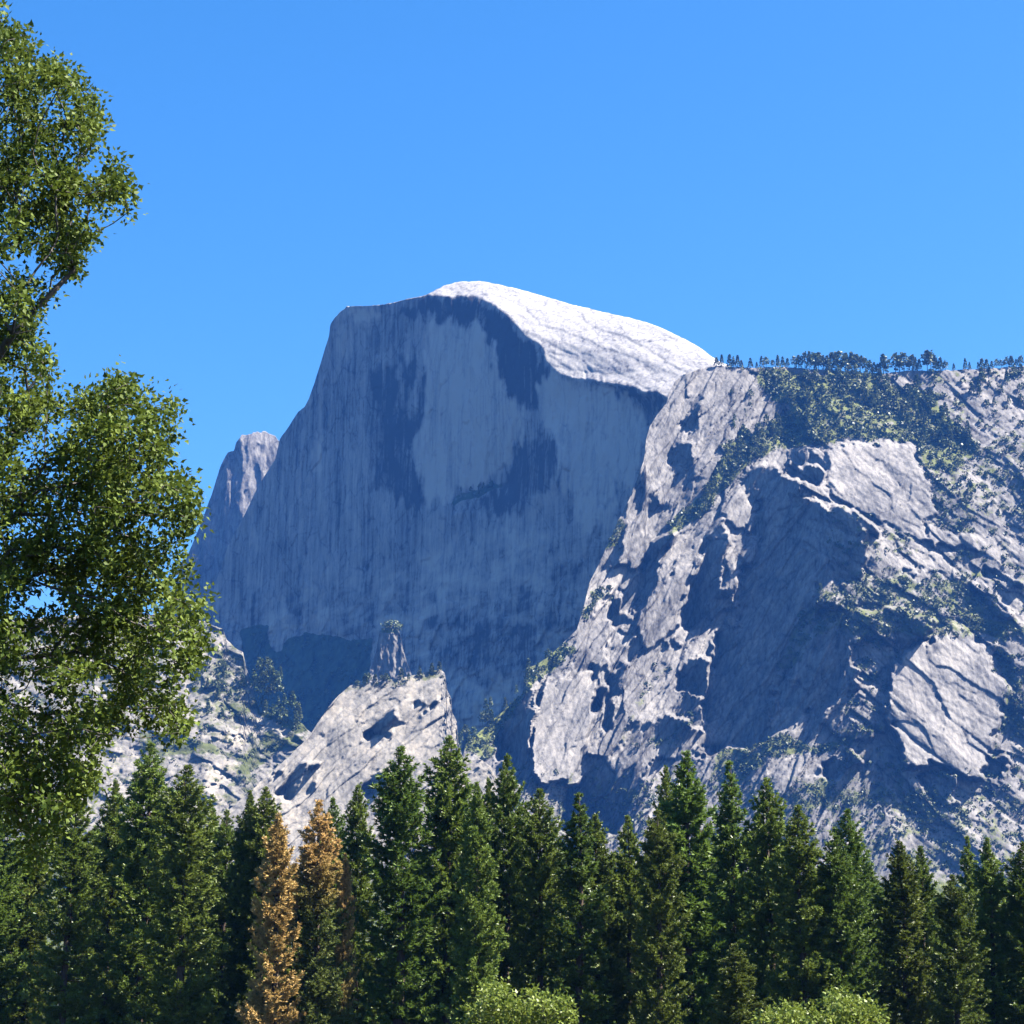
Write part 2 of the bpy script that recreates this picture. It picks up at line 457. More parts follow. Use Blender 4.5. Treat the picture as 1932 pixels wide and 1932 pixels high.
# ---- the dome
dome = Raster(330, 1460, 500, 1640, 4200)
U, V = dome.U, dome.V
dome.sx[:] = -0.9; dome.sz[:] = 0.10
rim = [(600, 500), (653, 560), (805, 556), (840, 556), (900, 560), (930, 573), (950, 588), (975, 610), (1000, 634), (1020, 660), (1036, 686), (1050, 701),
       (1110, 703), (1150, 712), (1200, 728), (1245, 742), (1300, 742), (1460, 742), (1460, 480), (600, 480)]
cap = dome.mask(rim)
dome_top = curve([(330, 1190), (400, 1120), (430, 1030), (460, 974), (485, 921), (501, 895), (519, 868), (528, 828), (546, 803), (562, 778), (575, 767), (583, 752), (593, 723),
                  (607, 678), (621, 633), (623, 612), (632, 598), (652, 580), (654, 577), (690, 577), (725, 574), (760, 566), (805, 556), (835, 540), (870, 531), (905, 531), (930, 534),
                  (1000, 551), (1080, 575), (1140, 589), (1195, 601), (1240, 615), (1285, 636), (1320, 655), (1345, 675), (1380, 692), (1420, 720), (1460, 760)])
below = np.clip((V - dome_top(U)) / 120.0, 0, 1)
dome.sz[cap] = (0.75 + 1.5 * (1 - below) ** 2)[cap]; dome.sx[cap] = 0.12
# shelf under the cap, and the hollow below it
dome.slope(P('R2', [(820, 640), (1040, 690), (1300, 690), (1700, 690), (1800, 760), (1500, 775), (1250, 770), (1030, 735), (840, 690)]), 0.3, 1.4)
dome.slope(P('R2', [(1000, 745), (1180, 770), (1340, 800), (1500, 830), (1530, 880), (1440, 1000), (1400, 1110), (1390, 960), (1330, 850), (1180, 800)]), -1.6, -1.2)
dome.slope(P('R2', [(600, 1140), (820, 1060), (850, 1350), (760, 1450), (560, 1560), (400, 1600), (300, 1550), (500, 1390), (560, 1260)]), -1.7, 0.1)
dome.slope(P('R2', [(820, 1060), (900, 1000), (1000, 1100), (960, 1500), (850, 1400)]), -0.45, 0.15)
dome.slope(P('R2', [(160, 1500), (480, 1380), (500, 1400), (350, 1520), (150, 1600)]), -0.5, 1.0)
# lower skirt leans back, bowl below the wall
dome.slope(P('R6', [(0, 420), (300, 560), (520, 620), (640, 690), (560, 1500), (-300, 1500), (-300, 420)]), -0.5, 0.45)
dome.slope(P('R6', [(690, 800), (750, 690), (850, 665), (1050, 690), (1220, 710), (1300, 690), (1260, 950), (1160, 1000), (1000, 1200), (900, 1500), (640, 1500), (660, 1000)]), -0.75, 0.5)
f0 = 4250 - 0.85 * (U - 900) * dome.k / dome.S - 0.12 * (V - 900) + np.where(cap, 60, 0)
WALL = ~cap
# vertical flutes, ledges, roughness
b1 = blocks(U, V, 88, 85, 13, 3); b2 = blocks(U, V, 84, 34, 7, 5); c1 = blocks(U, V, -24, 70, 13, 8); c2 = blocks(U, V, -30, 26, 7, 9)
lowrock = np.clip((V - 1080) / 120, 0, 1)
b3 = blocks(U, V, 58, 40, 15, 12)
dome.sx += np.where(WALL, (0.22 + 0.25 * lowrock) * b1[0] + 0.12 * b2[0] + 0.3 * lowrock * b3[0], 0.10 * c1[0])
dome.sz += np.where(WALL, 0.12 * b1[1] + 0.3 * lowrock * b3[1], 0.30 * c1[1] + 0.15 * c2[1])
dome.solve(f0, 900)
dome.D += np.where(WALL, 2.4 * b1[2] + 1.2 * b2[2] + 5 * lowrock * b3[2] + 1.0 * b1[3], 1.3 * c1[2] + 0.5 * c2[2] + 1.2 * c1[3])
dome.D += (0.7 + 2.5 * lowrock) * fbm(U / 10, V / 14, 3, 21)
# colour: dark water stains, paler fresh panels, and painted shade of recesses and ledges
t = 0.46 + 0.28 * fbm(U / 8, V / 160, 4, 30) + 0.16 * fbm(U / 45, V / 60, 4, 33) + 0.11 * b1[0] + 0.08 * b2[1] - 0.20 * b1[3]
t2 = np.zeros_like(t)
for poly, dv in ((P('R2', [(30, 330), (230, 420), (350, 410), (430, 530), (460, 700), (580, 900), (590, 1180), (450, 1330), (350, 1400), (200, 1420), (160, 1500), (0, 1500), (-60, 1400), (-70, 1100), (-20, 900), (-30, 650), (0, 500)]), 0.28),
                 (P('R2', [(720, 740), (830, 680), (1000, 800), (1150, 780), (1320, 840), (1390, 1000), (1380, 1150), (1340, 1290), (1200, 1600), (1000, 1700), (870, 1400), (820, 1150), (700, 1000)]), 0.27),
                 (P('R2', [(600, 1140), (820, 1060), (850, 1350), (760, 1450), (560, 1560), (400, 1600), (300, 1550), (500, 1390), (560, 1260)]), -0.20),  # buttress turned away: its deeper shade and stain painted as tone
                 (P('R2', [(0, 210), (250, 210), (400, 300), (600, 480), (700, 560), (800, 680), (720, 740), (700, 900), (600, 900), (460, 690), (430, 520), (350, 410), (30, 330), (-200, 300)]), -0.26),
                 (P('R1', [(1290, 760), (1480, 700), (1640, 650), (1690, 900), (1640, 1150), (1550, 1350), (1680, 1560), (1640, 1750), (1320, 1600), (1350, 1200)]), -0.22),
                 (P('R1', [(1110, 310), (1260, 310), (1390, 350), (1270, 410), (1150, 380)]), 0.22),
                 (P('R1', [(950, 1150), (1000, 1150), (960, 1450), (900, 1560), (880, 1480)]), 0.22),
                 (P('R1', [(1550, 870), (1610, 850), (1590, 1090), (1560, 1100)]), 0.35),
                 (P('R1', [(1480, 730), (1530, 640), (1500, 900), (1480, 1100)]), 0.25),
                 (P('R5', [(0, 600), (300, 560), (560, 620), (830, 590), (1060, 540), (1060, 570), (830, 640), (560, 680), (300, 620), (0, 680)]), -0.18),  # ledge line, its shade painted as a dark band
                 (P('R5', [(150, 650), (420, 640), (800, 720), (640, 900), (380, 1000), (200, 880)]), -0.10),  # recess by the ledge, darkened in tone for shade
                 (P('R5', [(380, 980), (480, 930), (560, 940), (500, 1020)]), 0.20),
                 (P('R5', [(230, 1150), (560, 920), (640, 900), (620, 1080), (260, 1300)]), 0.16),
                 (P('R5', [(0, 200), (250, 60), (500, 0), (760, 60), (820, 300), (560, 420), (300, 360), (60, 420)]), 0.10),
                 (P('N1', [(620, 1290), (800, 1180), (960, 1120), (960, 1160), (740, 1290)]), -0.22),  # shade of a diagonal ledge put into the tone
                 (P('N1', [(360, 1200), (640, 1130), (640, 1155), (380, 1235)]), -0.18),  # thinner ledge, shade line painted likewise
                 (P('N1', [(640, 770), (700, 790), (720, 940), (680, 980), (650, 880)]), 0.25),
                 (P('R2', [(1180, 770), (1500, 830), (1520, 870), (1440, 1000), (1400, 1100), (1390, 960), (1330, 840), (1200, 820)]), -0.25)):  # shade of the hollow under the shelf, painted dark
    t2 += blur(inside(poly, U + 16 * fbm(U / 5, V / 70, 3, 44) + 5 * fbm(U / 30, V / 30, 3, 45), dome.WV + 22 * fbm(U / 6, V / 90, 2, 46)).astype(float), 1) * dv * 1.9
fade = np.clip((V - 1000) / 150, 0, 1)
lowface = np.clip((V - 930 - 0.25 * (1000 - U)) / 120, 0, 1)  # lower face, paled in tone to stand in for haze
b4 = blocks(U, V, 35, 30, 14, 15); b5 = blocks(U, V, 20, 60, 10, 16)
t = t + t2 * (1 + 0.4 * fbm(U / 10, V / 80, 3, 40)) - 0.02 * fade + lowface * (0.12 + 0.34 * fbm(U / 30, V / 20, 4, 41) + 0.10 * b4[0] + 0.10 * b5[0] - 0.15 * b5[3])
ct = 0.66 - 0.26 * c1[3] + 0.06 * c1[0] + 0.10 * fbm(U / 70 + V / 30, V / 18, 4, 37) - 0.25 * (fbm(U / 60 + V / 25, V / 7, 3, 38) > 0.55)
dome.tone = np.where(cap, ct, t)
bowl = dome.mask(P('R6', [(690, 800), (750, 690), (850, 665), (1050, 690), (1220, 710), (1300, 690), (1260, 950), (1160, 1000), (1000, 1200), (900, 1500), (640, 1500), (560, 1200), (480, 900), (450, 640), (620, 600), (650, 760)]))
dome.veg = np.maximum(dome.veg, blur(bowl.astype(float), 2) * 0.75)
dome.veg = np.maximum(dome.veg, blur(dome.mask(P('R2', [(170, 1480), (480, 1370), (490, 1400), (350, 1480), (160, 1540)])).astype(float), 1) * 0.6)
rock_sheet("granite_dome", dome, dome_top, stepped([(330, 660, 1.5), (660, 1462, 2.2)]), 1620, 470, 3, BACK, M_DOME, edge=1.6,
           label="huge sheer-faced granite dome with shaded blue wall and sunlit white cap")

# ---- the peak behind it on the left
peak = Raster(300, 660, 780, 1300, 5400)
U, V = peak.U, peak.V
peak.sx[:] = -0.30; peak.sz[:] = 0.12
peak.slope([(452, 700), (700, 700), (700, 1300), (470, 1300), (456, 1000), (456, 900)], 0.15, 0.22)
peak.slope(P('R1', [(360, 1200), (620, 1180), (600, 1260), (480, 1290), (370, 1250)]), 0.3, 0.7)
k1 = blocks(U, V, 85, 34, 10, 3)
peak.sx += 0.4 * k1[0]; peak.sz += 0.25 * k1[1]
peak.solve(5400 + 0 * U, 500)
peak.D += 3 * k1[2] + 2 * fbm(U / 9, V / 16, 3, 9)
peak.tone = 0.45 + 0.2 * fbm(U / 10, V / 40, 4, 11)
peak_top = curve([(300, 1170), (340, 1080), (374, 1001), (392, 953), (403, 921), (416, 879), (429, 856), (442, 851), (445, 836), (453, 824), (456, 819), (482, 818), (485, 814), (500, 815), (508, 819), (519, 820), (524, 832), (530, 834), (560, 850), (660, 900)])
rock_sheet("rear_peak", peak, peak_top, stepped([(300, 560, 1.7), (560, 660, 4)]), 1280, 260, 3, BACK, M_RIDGE, edge=4.5,
           label="flat-topped granite peak half hidden behind the left edge of the dome")

# ---- the long ridge with its cliffs on the right
ridge = Raster(840, 2330, 640, 1760, 3500)
U, V = ridge.U, ridge.V
ridge.sx[:] = 0.22; ridge.sz[:] = 0.50
ridge.rough = 1.0 - 0.35 * np.clip((U - 1500) / 150, 0, 1)
# two sets of sheeting joints: rising to the right on the left-hand cliffs, falling to the right on the right-hand ones
wr = np.clip((U - 1480 - 0.25 * (V - 1100)) / 160, 0, 1)
A0 = blocks(U, V, 60, 230, 34, 45, 0.12); A1 = blocks(U, V, 60, 115, 19, 50); A2 = blocks(U, V, 54, 44, 9, 51); A3 = blocks(U, V, 62, 16, 5, 56)
B0 = blocks(U, V, -40, 200, 38, 46, 0.12); B1 = blocks(U, V, -38, 100, 20, 52); B2 = blocks(U, V, -34, 40, 9, 53); B3 = blocks(U, V, -40, 15, 5, 57)
def mixed(k):
    left = wr < 0.5 + 0.3 * fbm(U / 40, V / 40, 2, 64)
    return [np.where(left, a, b) for a, b in zip((A1, A2, A3, A0)[k], (B1, B2, B3, B0)[k])]
k1, k2, k3, k0 = mixed(0), mixed(1), mixed(2), mixed(3)
ridge.WU = U + 4 * fbm(U / 26, V / 26, 3, 1) + 5 * k1[0] + 4 * k2[0] + 1.5 * k3[0]
ridge.WV = V + 4 * fbm(U / 26, V / 26, 3, 5) + 5 * k1[1] + 4 * k2[1] + 1.5 * k3[1]
m = V < 850 + 0.12 * np.abs(U - 1500)
ridge.sz[m] = 0.85; ridge.sx[m] = 0.12
RIDGE_DARK = [
    ('N1', [(1040, 990), (1110, 1000), (1110, 1160), (1060, 1180), (970, 1310), (960, 1560), (900, 1700), (870, 1820), (880, 1932), (600, 1932), (700, 1750), (800, 1480), (860, 1350), (930, 1290)]),
    ('N1', [(1350, 830), (1480, 700), (1560, 740), (1560, 880), (1500, 960), (1350, 940)]),
    ('N1', [(1430, 560), (1560, 440), (1640, 330), (1680, 310), (1600, 480), (1560, 600), (1480, 610)]),
    ('N1', [(1190, 1220), (1260, 1200), (1280, 1320), (1200, 1380), (1160, 1340)]),
    ('N1', [(1200, 1640), (1300, 1560), (1420, 1480), (1380, 1650), (1250, 1800), (1160, 1932), (1000, 1932), (1120, 1780)]),
    ('N3', [(400, 800), (480, 900), (500, 1000), (520, 1050), (440, 1180), (430, 1280), (380, 1400), (370, 1520), (500, 1560), (600, 1600), (560, 1650), (370, 1760), (260, 1730), (200, 1800), (130, 1870), (50, 1850), (50, 1650), (80, 1540), (130, 1370), (200, 1200), (270, 1020), (330, 900)]),
    ('N3', [(800, 290), (880, 300), (960, 310), (1080, 400), (1150, 450), (1130, 490), (1220, 640), (1300, 640), (1420, 730), (1500, 710), (1600, 700), (1750, 750), (1850, 850), (1932, 950), (1932, 1050), (1830, 950), (1780, 1150), (1760, 1220), (1720, 1280), (1780, 1400), (1500, 1400), (1300, 1550), (1280, 1932), (500, 1932), (560, 1800), (560, 1720), (620, 1600), (700, 1400), (560, 1280), (700, 1240), (740, 1210), (745, 1030), (750, 950), (700, 930), (720, 800), (830, 700), (810, 650), (680, 650), (630, 520), (640, 420), (700, 350)]),
    ('N6', [(560, 0), (1300, 0), (1350, 500), (1750, 450), (1900, 560), (1780, 620), (1640, 690), (1740, 740), (1640, 830), (1820, 850), (1640, 990), (1750, 1020), (1640, 1080), (1480, 1180), (1460, 1260), (1250, 1300), (1050, 1460), (900, 1530), (770, 1600), (680, 1650), (500, 1600), (300, 1720), (260, 1700), (300, 1450), (200, 1200), (250, 1150), (330, 800), (340, 560), (480, 520), (570, 400)]),
    ('N6', [(100, 830), (300, 760), (290, 950), (260, 1150), (130, 1100), (0, 1060), (0, 1000)]),
    ('N5', [(850, 60), (960, 50), (1060, 60), (1100, 110), (1010, 210), (860, 310), (720, 480), (690, 400), (680, 290), (500, 250), (270, 350), (100, 350), (0, 200), (0, 0), (800, 0)]),
    ('N5', [(0, 360), (280, 380), (370, 400), (260, 520), (450, 470), (290, 660), (420, 680), (180, 800), (100, 880), (0, 960)]),
    ('N5', [(1390, 130), (1440, 170), (1550, 290), (1520, 320), (1440, 260)]),
    ('N5', [(1720, 420), (1810, 480), (1830, 560), (1900, 700), (1850, 740), (1800, 680), (1740, 620)]),
    ('N5', [(1000, 1520), (1180, 1570), (1290, 1620), (1300, 1800), (1400, 1860), (1150, 1880), (1040, 1780), (880, 1560)]),
    ('N5', [(0, 1430), (230, 1420), (300, 1300), (420, 1420), (240, 1500), (200, 1600), (0, 1600)]),
    ('N5', [(1530, 1480), (1650, 1350), (1790, 1380), (1760, 1560), (1560, 1640)]),
    ('N5', [(370, 880), (520, 830), (560, 850), (400, 930)]),
    ('N5', [(1790, 860), (1932, 900), (1932, 1030), (1800, 1000)]),
    ('N4', [(600, 830), (720, 900), (900, 1000), (880, 1030), (760, 980), (640, 880)]),
    ('N4', [(600, 370), (700, 440), (740, 540), (720, 570), (640, 450)]),
    ('N4', [(720, 620), (770, 640), (830, 740), (800, 720)]),
    ('N4', [(600, 1310), (780, 1300), (960, 1310), (900, 1360), (740, 1340)]),
    ('N4', [(1520, 1240), (1680, 1310), (1932, 1420), (1932, 1480), (1700, 1400), (1530, 1310)]),
    ('N4', [(1400, 1420), (1530, 1500), (1640, 1560), (1700, 1620), (1800, 1650), (1840, 1750), (1680, 1720), (1560, 1600), (1400, 1520)]),
    ('N4', [(1050, 1130), (1200, 1150), (1320, 1110), (1250, 1170), (1150, 1180)]),
    ('N3', [(1140, 300), (1200, 280), (1300, 300), (1400, 380), (1390, 480), (1340, 500), (1240, 420), (1150, 430)]),
    ('N2', [(740, 1180), (900, 1160), (920, 1200), (890, 1250), (900, 1400), (880, 1550), (840, 1640), (780, 1580), (800, 1470), (790, 1260), (730, 1220)]),
    ('N2', [(1260, 260), (1340, 160), (1480, 30), (1420, 250), (1380, 420), (1320, 560), (1260, 650), (1220, 850), (1160, 1000), (1080, 1220), (1090, 1150), (1200, 780), (1250, 500)]),
    ('N2', [(930, 900), (970, 860), (960, 940), (960, 1150), (900, 1000)]),
    ('N2', [(940, 1180), (1010, 1160), (960, 1260), (920, 1300)]),
    ('N2', [(960, 1480), (1050, 1400), (1020, 1600), (980, 1750), (900, 1830), (890, 1780), (940, 1600)]),
    ('N2', [(1470, 970), (1540, 970), (1680, 940), (1680, 1020), (1560, 1010), (1480, 1040)]),
    ('N2', [(300, 1440), (250, 1650), (230, 1800), (150, 1932), (-150, 1932), (0, 1600), (150, 1450), (330, 1330)]),
    ('N2', [(1150, 1800), (1350, 1700), (1550, 1640), (1700, 1700), (1900, 1800), (1932, 1932), (1160, 1932)]),
    ('R5', [(1000, 1450), (1180, 1440), (1260, 1360), (1300, 1250), (1550, 1240), (1680, 1280), (1780, 1450), (1450, 1480), (1250, 1830), (1200, 1932), (850, 1932), (860, 1640), (980, 1560), (1050, 1540)]),
    ('R5', [(440, 1370), (560, 1200), (640, 960), (700, 1000), (700, 1150), (660, 1350), (650, 1500), (600, 1640), (450, 1450)]),
    ('N2', [(960, 560), (1100, 480), (1060, 640), (1200, 690), (1220, 740), (1080, 790), (960, 820), (920, 720)]),
]
RIDGE_LIT = [
    ('N2', [(440, 1290), (790, 1250), (800, 1450), (780, 1580), (830, 1650), (740, 1880), (660, 2150), (640, 2300), (300, 2300), (230, 2100), (240, 1850), (270, 1650), (370, 1370)], 0.50, 0.45, 0.35),
    ('N5', [(1290, 90), (1430, 160), (1480, 320), (1650, 340), (1600, 560), (1780, 700), (1700, 1000), (1620, 1250), (1540, 1600), (1370, 1600), (1030, 1480), (830, 1500), (700, 1150), (610, 900), (680, 560), (900, 340), (1100, 230)], 0.40, 0.50, 0.38),
    ('N4', [(420, 100), (840, 130), (940, 360), (1000, 450), (1080, 720), (940, 870), (1050, 1030), (900, 1000), (600, 820), (400, 740), (120, 590), (40, 360), (60, 140)], 0.15, 0.60, 0.34),
    ('N4', [(1060, 900), (1400, 960), (1480, 1100), (1250, 1090), (1080, 1080), (1030, 980)], 0.3, 0.5, 0.5),
    ('N2', [(1340, 560), (1460, 400), (1650, 150), (1860, 0), (1850, 150), (1680, 540), (1670, 820), (1500, 900), (1300, 1050), (1240, 780)], 0.25, 0.35, 0.7),
    ('N3', [(480, 620), (620, 520), (680, 650), (820, 680), (720, 800), (700, 920), (560, 880), (420, 800), (420, 720)], 0.3, 0.35, 0.6),
    ('N3', [(600, 1100), (735, 1030), (735, 1200), (690, 1240), (600, 1200)], 0.3, 0.3, 0.6),
    ('N3', [(1300, 1620), (1420, 1480), (1600, 1400), (1780, 1400), (1932, 1380), (2100, 1400), (2000, 1560), (1700, 1640), (1480, 1640)], 0.05, 0.42, 1.0),
    ('N5', [(290, 350), (420, 270), (520, 250), (680, 290), (690, 430), (640, 560), (450, 600), (300, 480)], 0.25, 0.45, 1.0),
    ('N5', [(60, 900), (280, 780), (560, 750), (630, 820), (640, 1150), (400, 1250), (100, 1150), (0, 1000)], 0.25, 0.45, 1.0),
    ('N3', [(950, 1440), (990, 1400), (1040, 1410), (1020, 1470), (970, 1480)], 0.4, 0.4, 0.6),
    ('N6', [(316, 640), (344, 650), (336, 800), (308, 980), (280, 1140), (256, 1140), (288, 950), (306, 800)], 0.5, 0.3, 0.5),
    ('N6', [(1020, 930), (1150, 940), (1140, 1010), (1090, 1060), (1040, 1000)], 0.3, 0.3, 0.5),
    ('N6', [(470, 400), (560, 390), (570, 440), (500, 500), (470, 470)], 0.4, 0.3, 0.6),
    ('N6', [(880, 1010), (950, 1060), (970, 1110), (920, 1090)], 0.4, 0.4, 0.6),
    ('N6', [(840, 1200), (960, 1150), (990, 1300), (900, 1380), (850, 1330)], 0.1, 0.12, 0.8),
    ('N6', [(440, 60), (560, 0), (580, 120), (520, 200), (430, 160)], 0.35, 0.3, 0.8),
    ('N3', [(450, 1180), (540, 1150), (580, 1420), (520, 1530), (440, 1480), (460, 1300)], 0.3, 0.3, 0.8),
    ('N1', [(1080, 1400), (1100, 980), (1190, 1000), (1180, 1300), (1120, 1560), (1190, 1620), (1120, 1780), (1000, 1932), (880, 1932), (950, 1600)], 0.35, 0.35, 1.0),
]
drk = np.zeros(U.shape, bool)
for crop, pts in RIDGE_DARK:
    drk |= ridge.mask(P(crop, pts))
ridge.rough[drk] = 0.8
for crop, pts, a, b, r in RIDGE_LIT:
    ridge.slope(P(crop, pts), a, b, r)
    drk &= ~ridge.mask(P(crop, pts))
for crop, pts in RIDGE_DARK[18:21]:
    drk |= ridge.mask(P(crop, pts))
ridge_f0 = 3900 - 640 * np.clip((V - 690) / 900, -0.1, 1.2) + 0.45 * (U - 1500) * np.clip((V - 760) / 200, 0.1, 1) - 60 * np.sin((U - 1250) / 210) * np.clip((V - 800) / 200, 0, 1)
ridge.recess(drk)
ridge.sx += ridge.rough * (0.55 * k0[0] + 0.58 * k1[0] + 0.42 * k2[0] + 0.15 * k3[0]); ridge.sz += ridge.rough * (0.30 * k0[1] + 0.30 * k1[1] + 0.25 * k2[1] + 0.10 * k3[1])
ridge.solve(ridge_f0, 900, iters=14)
ridge.D += ridge.rough * (7.0 * k0[2] + 5.0 * k1[2] + 2.2 * k2[2] + 0.8 * k3[2] + 2.5 * k1[3] + 1.2 * k2[3])
for (crop, pts, a, b, r), proud in zip(RIDGE_LIT, [30, 40, 10] + [13] * 30):     # slabs stand proud of the rock round them
    ridge.D -= proud * blur(ridge.mask(P(crop, pts)).astype(float), 1)
ridge.D += ridge.rough * 1.0 * fbm(U / 7, V / 7, 3, 57)
ridge.tone = 0.50 + 0.24 * fbm(U / 40, V / 40, 5, 58) + 0.10 * k1[1] + 0.08 * k2[1] - 0.18 * k1[3] - 0.10 * k2[3]
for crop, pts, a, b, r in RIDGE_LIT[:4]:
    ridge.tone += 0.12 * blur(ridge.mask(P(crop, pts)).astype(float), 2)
RIDGE_VEG = [
    ('R3', [(240, 240), (420, 230), (620, 260), (1030, 260), (1060, 330), (1380, 380), (1400, 480), (1600, 620), (1660, 740), (1500, 900), (1320, 900), (1230, 740), (1160, 710), (900, 690), (560, 730), (330, 760), (170, 880), (30, 1000), (-60, 1150), (-180, 1230), (-350, 1330), (-330, 1220), (-140, 1050), (0, 830), (30, 700), (330, 560), (440, 480), (300, 420), (260, 330)], 0.62),
    ('R3', [(1240, 760), (1500, 640), (1700, 700), (1932, 560), (2100, 600), (2200, 1300), (1932, 1260), (1750, 1150), (1520, 1280), (1330, 1180), (1330, 900)], 0.42),
    ('R3', [(620, 1640), (900, 1560), (1180, 1530), (1400, 1650), (1480, 1800), (1900, 1800), (1900, 1932), (560, 1932), (560, 1800)], 0.50),
    ('R3', [(1350, 1560), (1600, 1560), (1720, 1700), (1930, 1900), (1700, 1932), (1480, 1850)], 0.52),
    ('R4', [(550, 150), (900, 0), (1200, 0), (1100, 250), (850, 260), (600, 320), (540, 560), (330, 640), (380, 520)], 0.48),
    ('R4', [(1480, 220), (1640, 230), (1860, 330), (1800, 440), (1600, 300)], 0.60),
    ('R4', [(0, 1100), (180, 1080), (420, 980), (560, 1080), (900, 960), (860, 1080), (640, 1120), (330, 1180), (100, 1330), (-60, 1300)], 0.56),
    ('R4', [(430, 1350), (700, 1260), (900, 1360), (1300, 1400), (1600, 1480), (1640, 1640), (1400, 1600), (1000, 1440), (560, 1500), (360, 1440)], 0.50),
    ('R4', [(1700, 400), (1932, 600), (1932, 1000), (1760, 960), (1800, 700)], 0.52),
    ('R4', [(800, 1200), (1200, 1150), (1250, 1400), (900, 1420)], 0.40),
    ('N1', [(840, 1470), (900, 1430), (960, 1500), (940, 1600), (900, 1720), (740, 1800), (650, 1932), (620, 1932)], 0.60),
    ('R5', [(180, 1400), (330, 1180), (420, 1150), (620, 1010), (630, 880), (780, 760), (880, 720), (980, 720), (860, 860), (760, 960), (700, 980), (480, 1250), (430, 1480), (300, 1460)], 0.60),
    ('R5', [(1040, 380), (1200, 380), (1180, 440), (1050, 560), (980, 560)], 0.52),
    ('R5', [(1420, 860), (1600, 880), (1480, 1000), (1360, 1200), (1260, 1330), (1500, 1300), (1680, 1020), (1700, 1200), (1600, 1400), (1200, 1400)], 0.40),
]
for crop, pts, a in RIDGE_VEG:
    ridge.veg = np.maximum(ridge.veg, a * blur(ridge.mask(P(crop, pts)).astype(float), 3))
ridge.veg = np.clip(ridge.veg + 0.10 * fbm(U / 14, V / 10, 4, 60) * (ridge.veg > 0.05), 0, 1)
low = np.clip((V - 1340) / 150, 0, 1)
ridge.veg = np.maximum(ridge.veg, (0.40 + 0.12 * fbm(U / 30, V / 20, 3, 66)) * low)
ridge.veg = np.maximum(ridge.veg, np.clip(0.33 + 0.30 * fbm(U / 22, V / 14, 4, 67), 0, 0.6) * np.clip((U - 1480) / 120, 0, 1) * (ridge.rough > 0.5))
ridge.veg = np.maximum(ridge.veg, 0.9 * np.clip((V - 1640) / 40, 0, 1))
ridge_top = curve([(840, 1500), (862, 1470), (880, 1400), (900, 1385), (945, 1345), (985, 1310), (992, 1262), (1010, 1254), (1035, 1240), (1060, 1215), (1088, 1188), (1100, 1150), (1112, 1100), (1125, 1075), (1145, 1030),
                   (1165, 985), (1190, 935), (1207, 890), (1215, 868), (1219, 830), (1226, 804), (1240, 782), (1256, 762), (1263, 740), (1275, 718), (1290, 706), (1345, 689), (1420, 694), (1480, 692), (1540, 697), (1600, 700), (1660, 705),
                   (1720, 699), (1800, 698), (1870, 695), (1932, 690), (2100, 680), (2330, 690)])
rock_sheet("cliff_ridge", ridge, ridge_top, stepped([(840, 1290, 1.6), (1290, 1950, 2.0), (1950, 2330, 6)]), 1740, 520, 10, BACK, M_RIDGE, edge=2.2,
           label="long granite ridge of pale slabs and dark recesses right of the dome")

# ---- lit slopes on the left
slope = Raster(-420, 700, 1080, 1760, 3200)
U, V = slope.U, slope.V
slope.sx[:] = 0.05; slope.sz[:] = 0.75
for crop, pts in (('R6', [(370, 860), (460, 830), (480, 880), (420, 900)]), ('R6', [(20, 1200), (270, 1240), (300, 1280), (140, 1260)]),
                  ('R6', [(480, 900), (700, 900), (760, 1100), (840, 1230), (600, 1210), (560, 1100), (520, 980)]), ('R6', [(700, 1250), (880, 1310), (760, 1480), (480, 1500), (560, 1400)])):
    slope.slope(P(crop, pts), -0.7, 0.2)
k1 = blocks(U, V, -22, 44, 16, 70); k2 = blocks(U, V, 30, 20, 8, 72)
slope.sx += 0.5 * k1[0] + 0.4 * k2[0]; slope.sz += 0.4 * k1[1] + 0.35 * k2[1]
slope.solve(3450 - 640 * (V - 1160) / 500, 500)
slope.D += 4 * k1[2] + 2 * k2[2] + 2 * k1[3] + 1.5 * fbm(U / 7, V / 6, 3, 73)
slope.tone = 0.50 + 0.25 * fbm(U / 40, V / 25, 4, 75)
slope.tone += 0.35 * blur(slope.mask(P('R6', [(120, 1250), (300, 1290), (560, 1230), (530, 990), (480, 980), (560, 1100), (590, 1210), (560, 1320), (440, 1420), (300, 1360), (130, 1300)])).astype(float), 2)
slope.tone += 0.35 * blur(slope.mask(P('R6', [(220, 1500), (430, 1480), (450, 1540), (330, 1640), (240, 1740), (230, 1600)])).astype(float), 2)
for crop, pts, a in (('R6', [(330, 760), (420, 720), (470, 780), (480, 880), (520, 980), (480, 1060), (540, 1160), (420, 1250), (280, 1260), (130, 1200), (120, 1000), (230, 900), (300, 820)], 0.50),
                     ('R6', [(-200, 1280), (0, 1280), (250, 1360), (460, 1440), (620, 1300), (860, 1300), (880, 1320), (640, 1480), (480, 1600), (330, 1680), (460, 1480), (250, 1440), (0, 1450), (-200, 1420)], 0.58),
                     ('R6', [(480, 880), (640, 860), (760, 1000), (880, 1310), (700, 1240), (580, 1200), (540, 1060)], 0.72)):
    slope.veg = np.maximum(slope.veg, a * blur(slope.mask(P(crop, pts)).astype(float), 2))
slope.veg = np.clip(np.maximum(slope.veg, 0.41) + 0.14 * fbm(U / 16, V / 10, 4, 78), 0, 1)
slope.veg = np.maximum(slope.veg, 0.9 * np.clip((V - 1590) / 40, 0, 1))
slope_top = curve([(-420, 1200), (0, 1174), (140, 1160), (300, 1160), (385, 1172), (405, 1181), (420, 1187), (428, 1208), (445, 1222), (459, 1232), (463, 1256), (474, 1286), (483, 1321), (492, 1345), (520, 1352), (566, 1362), (590, 1385), (640, 1430), (700, 1480)])
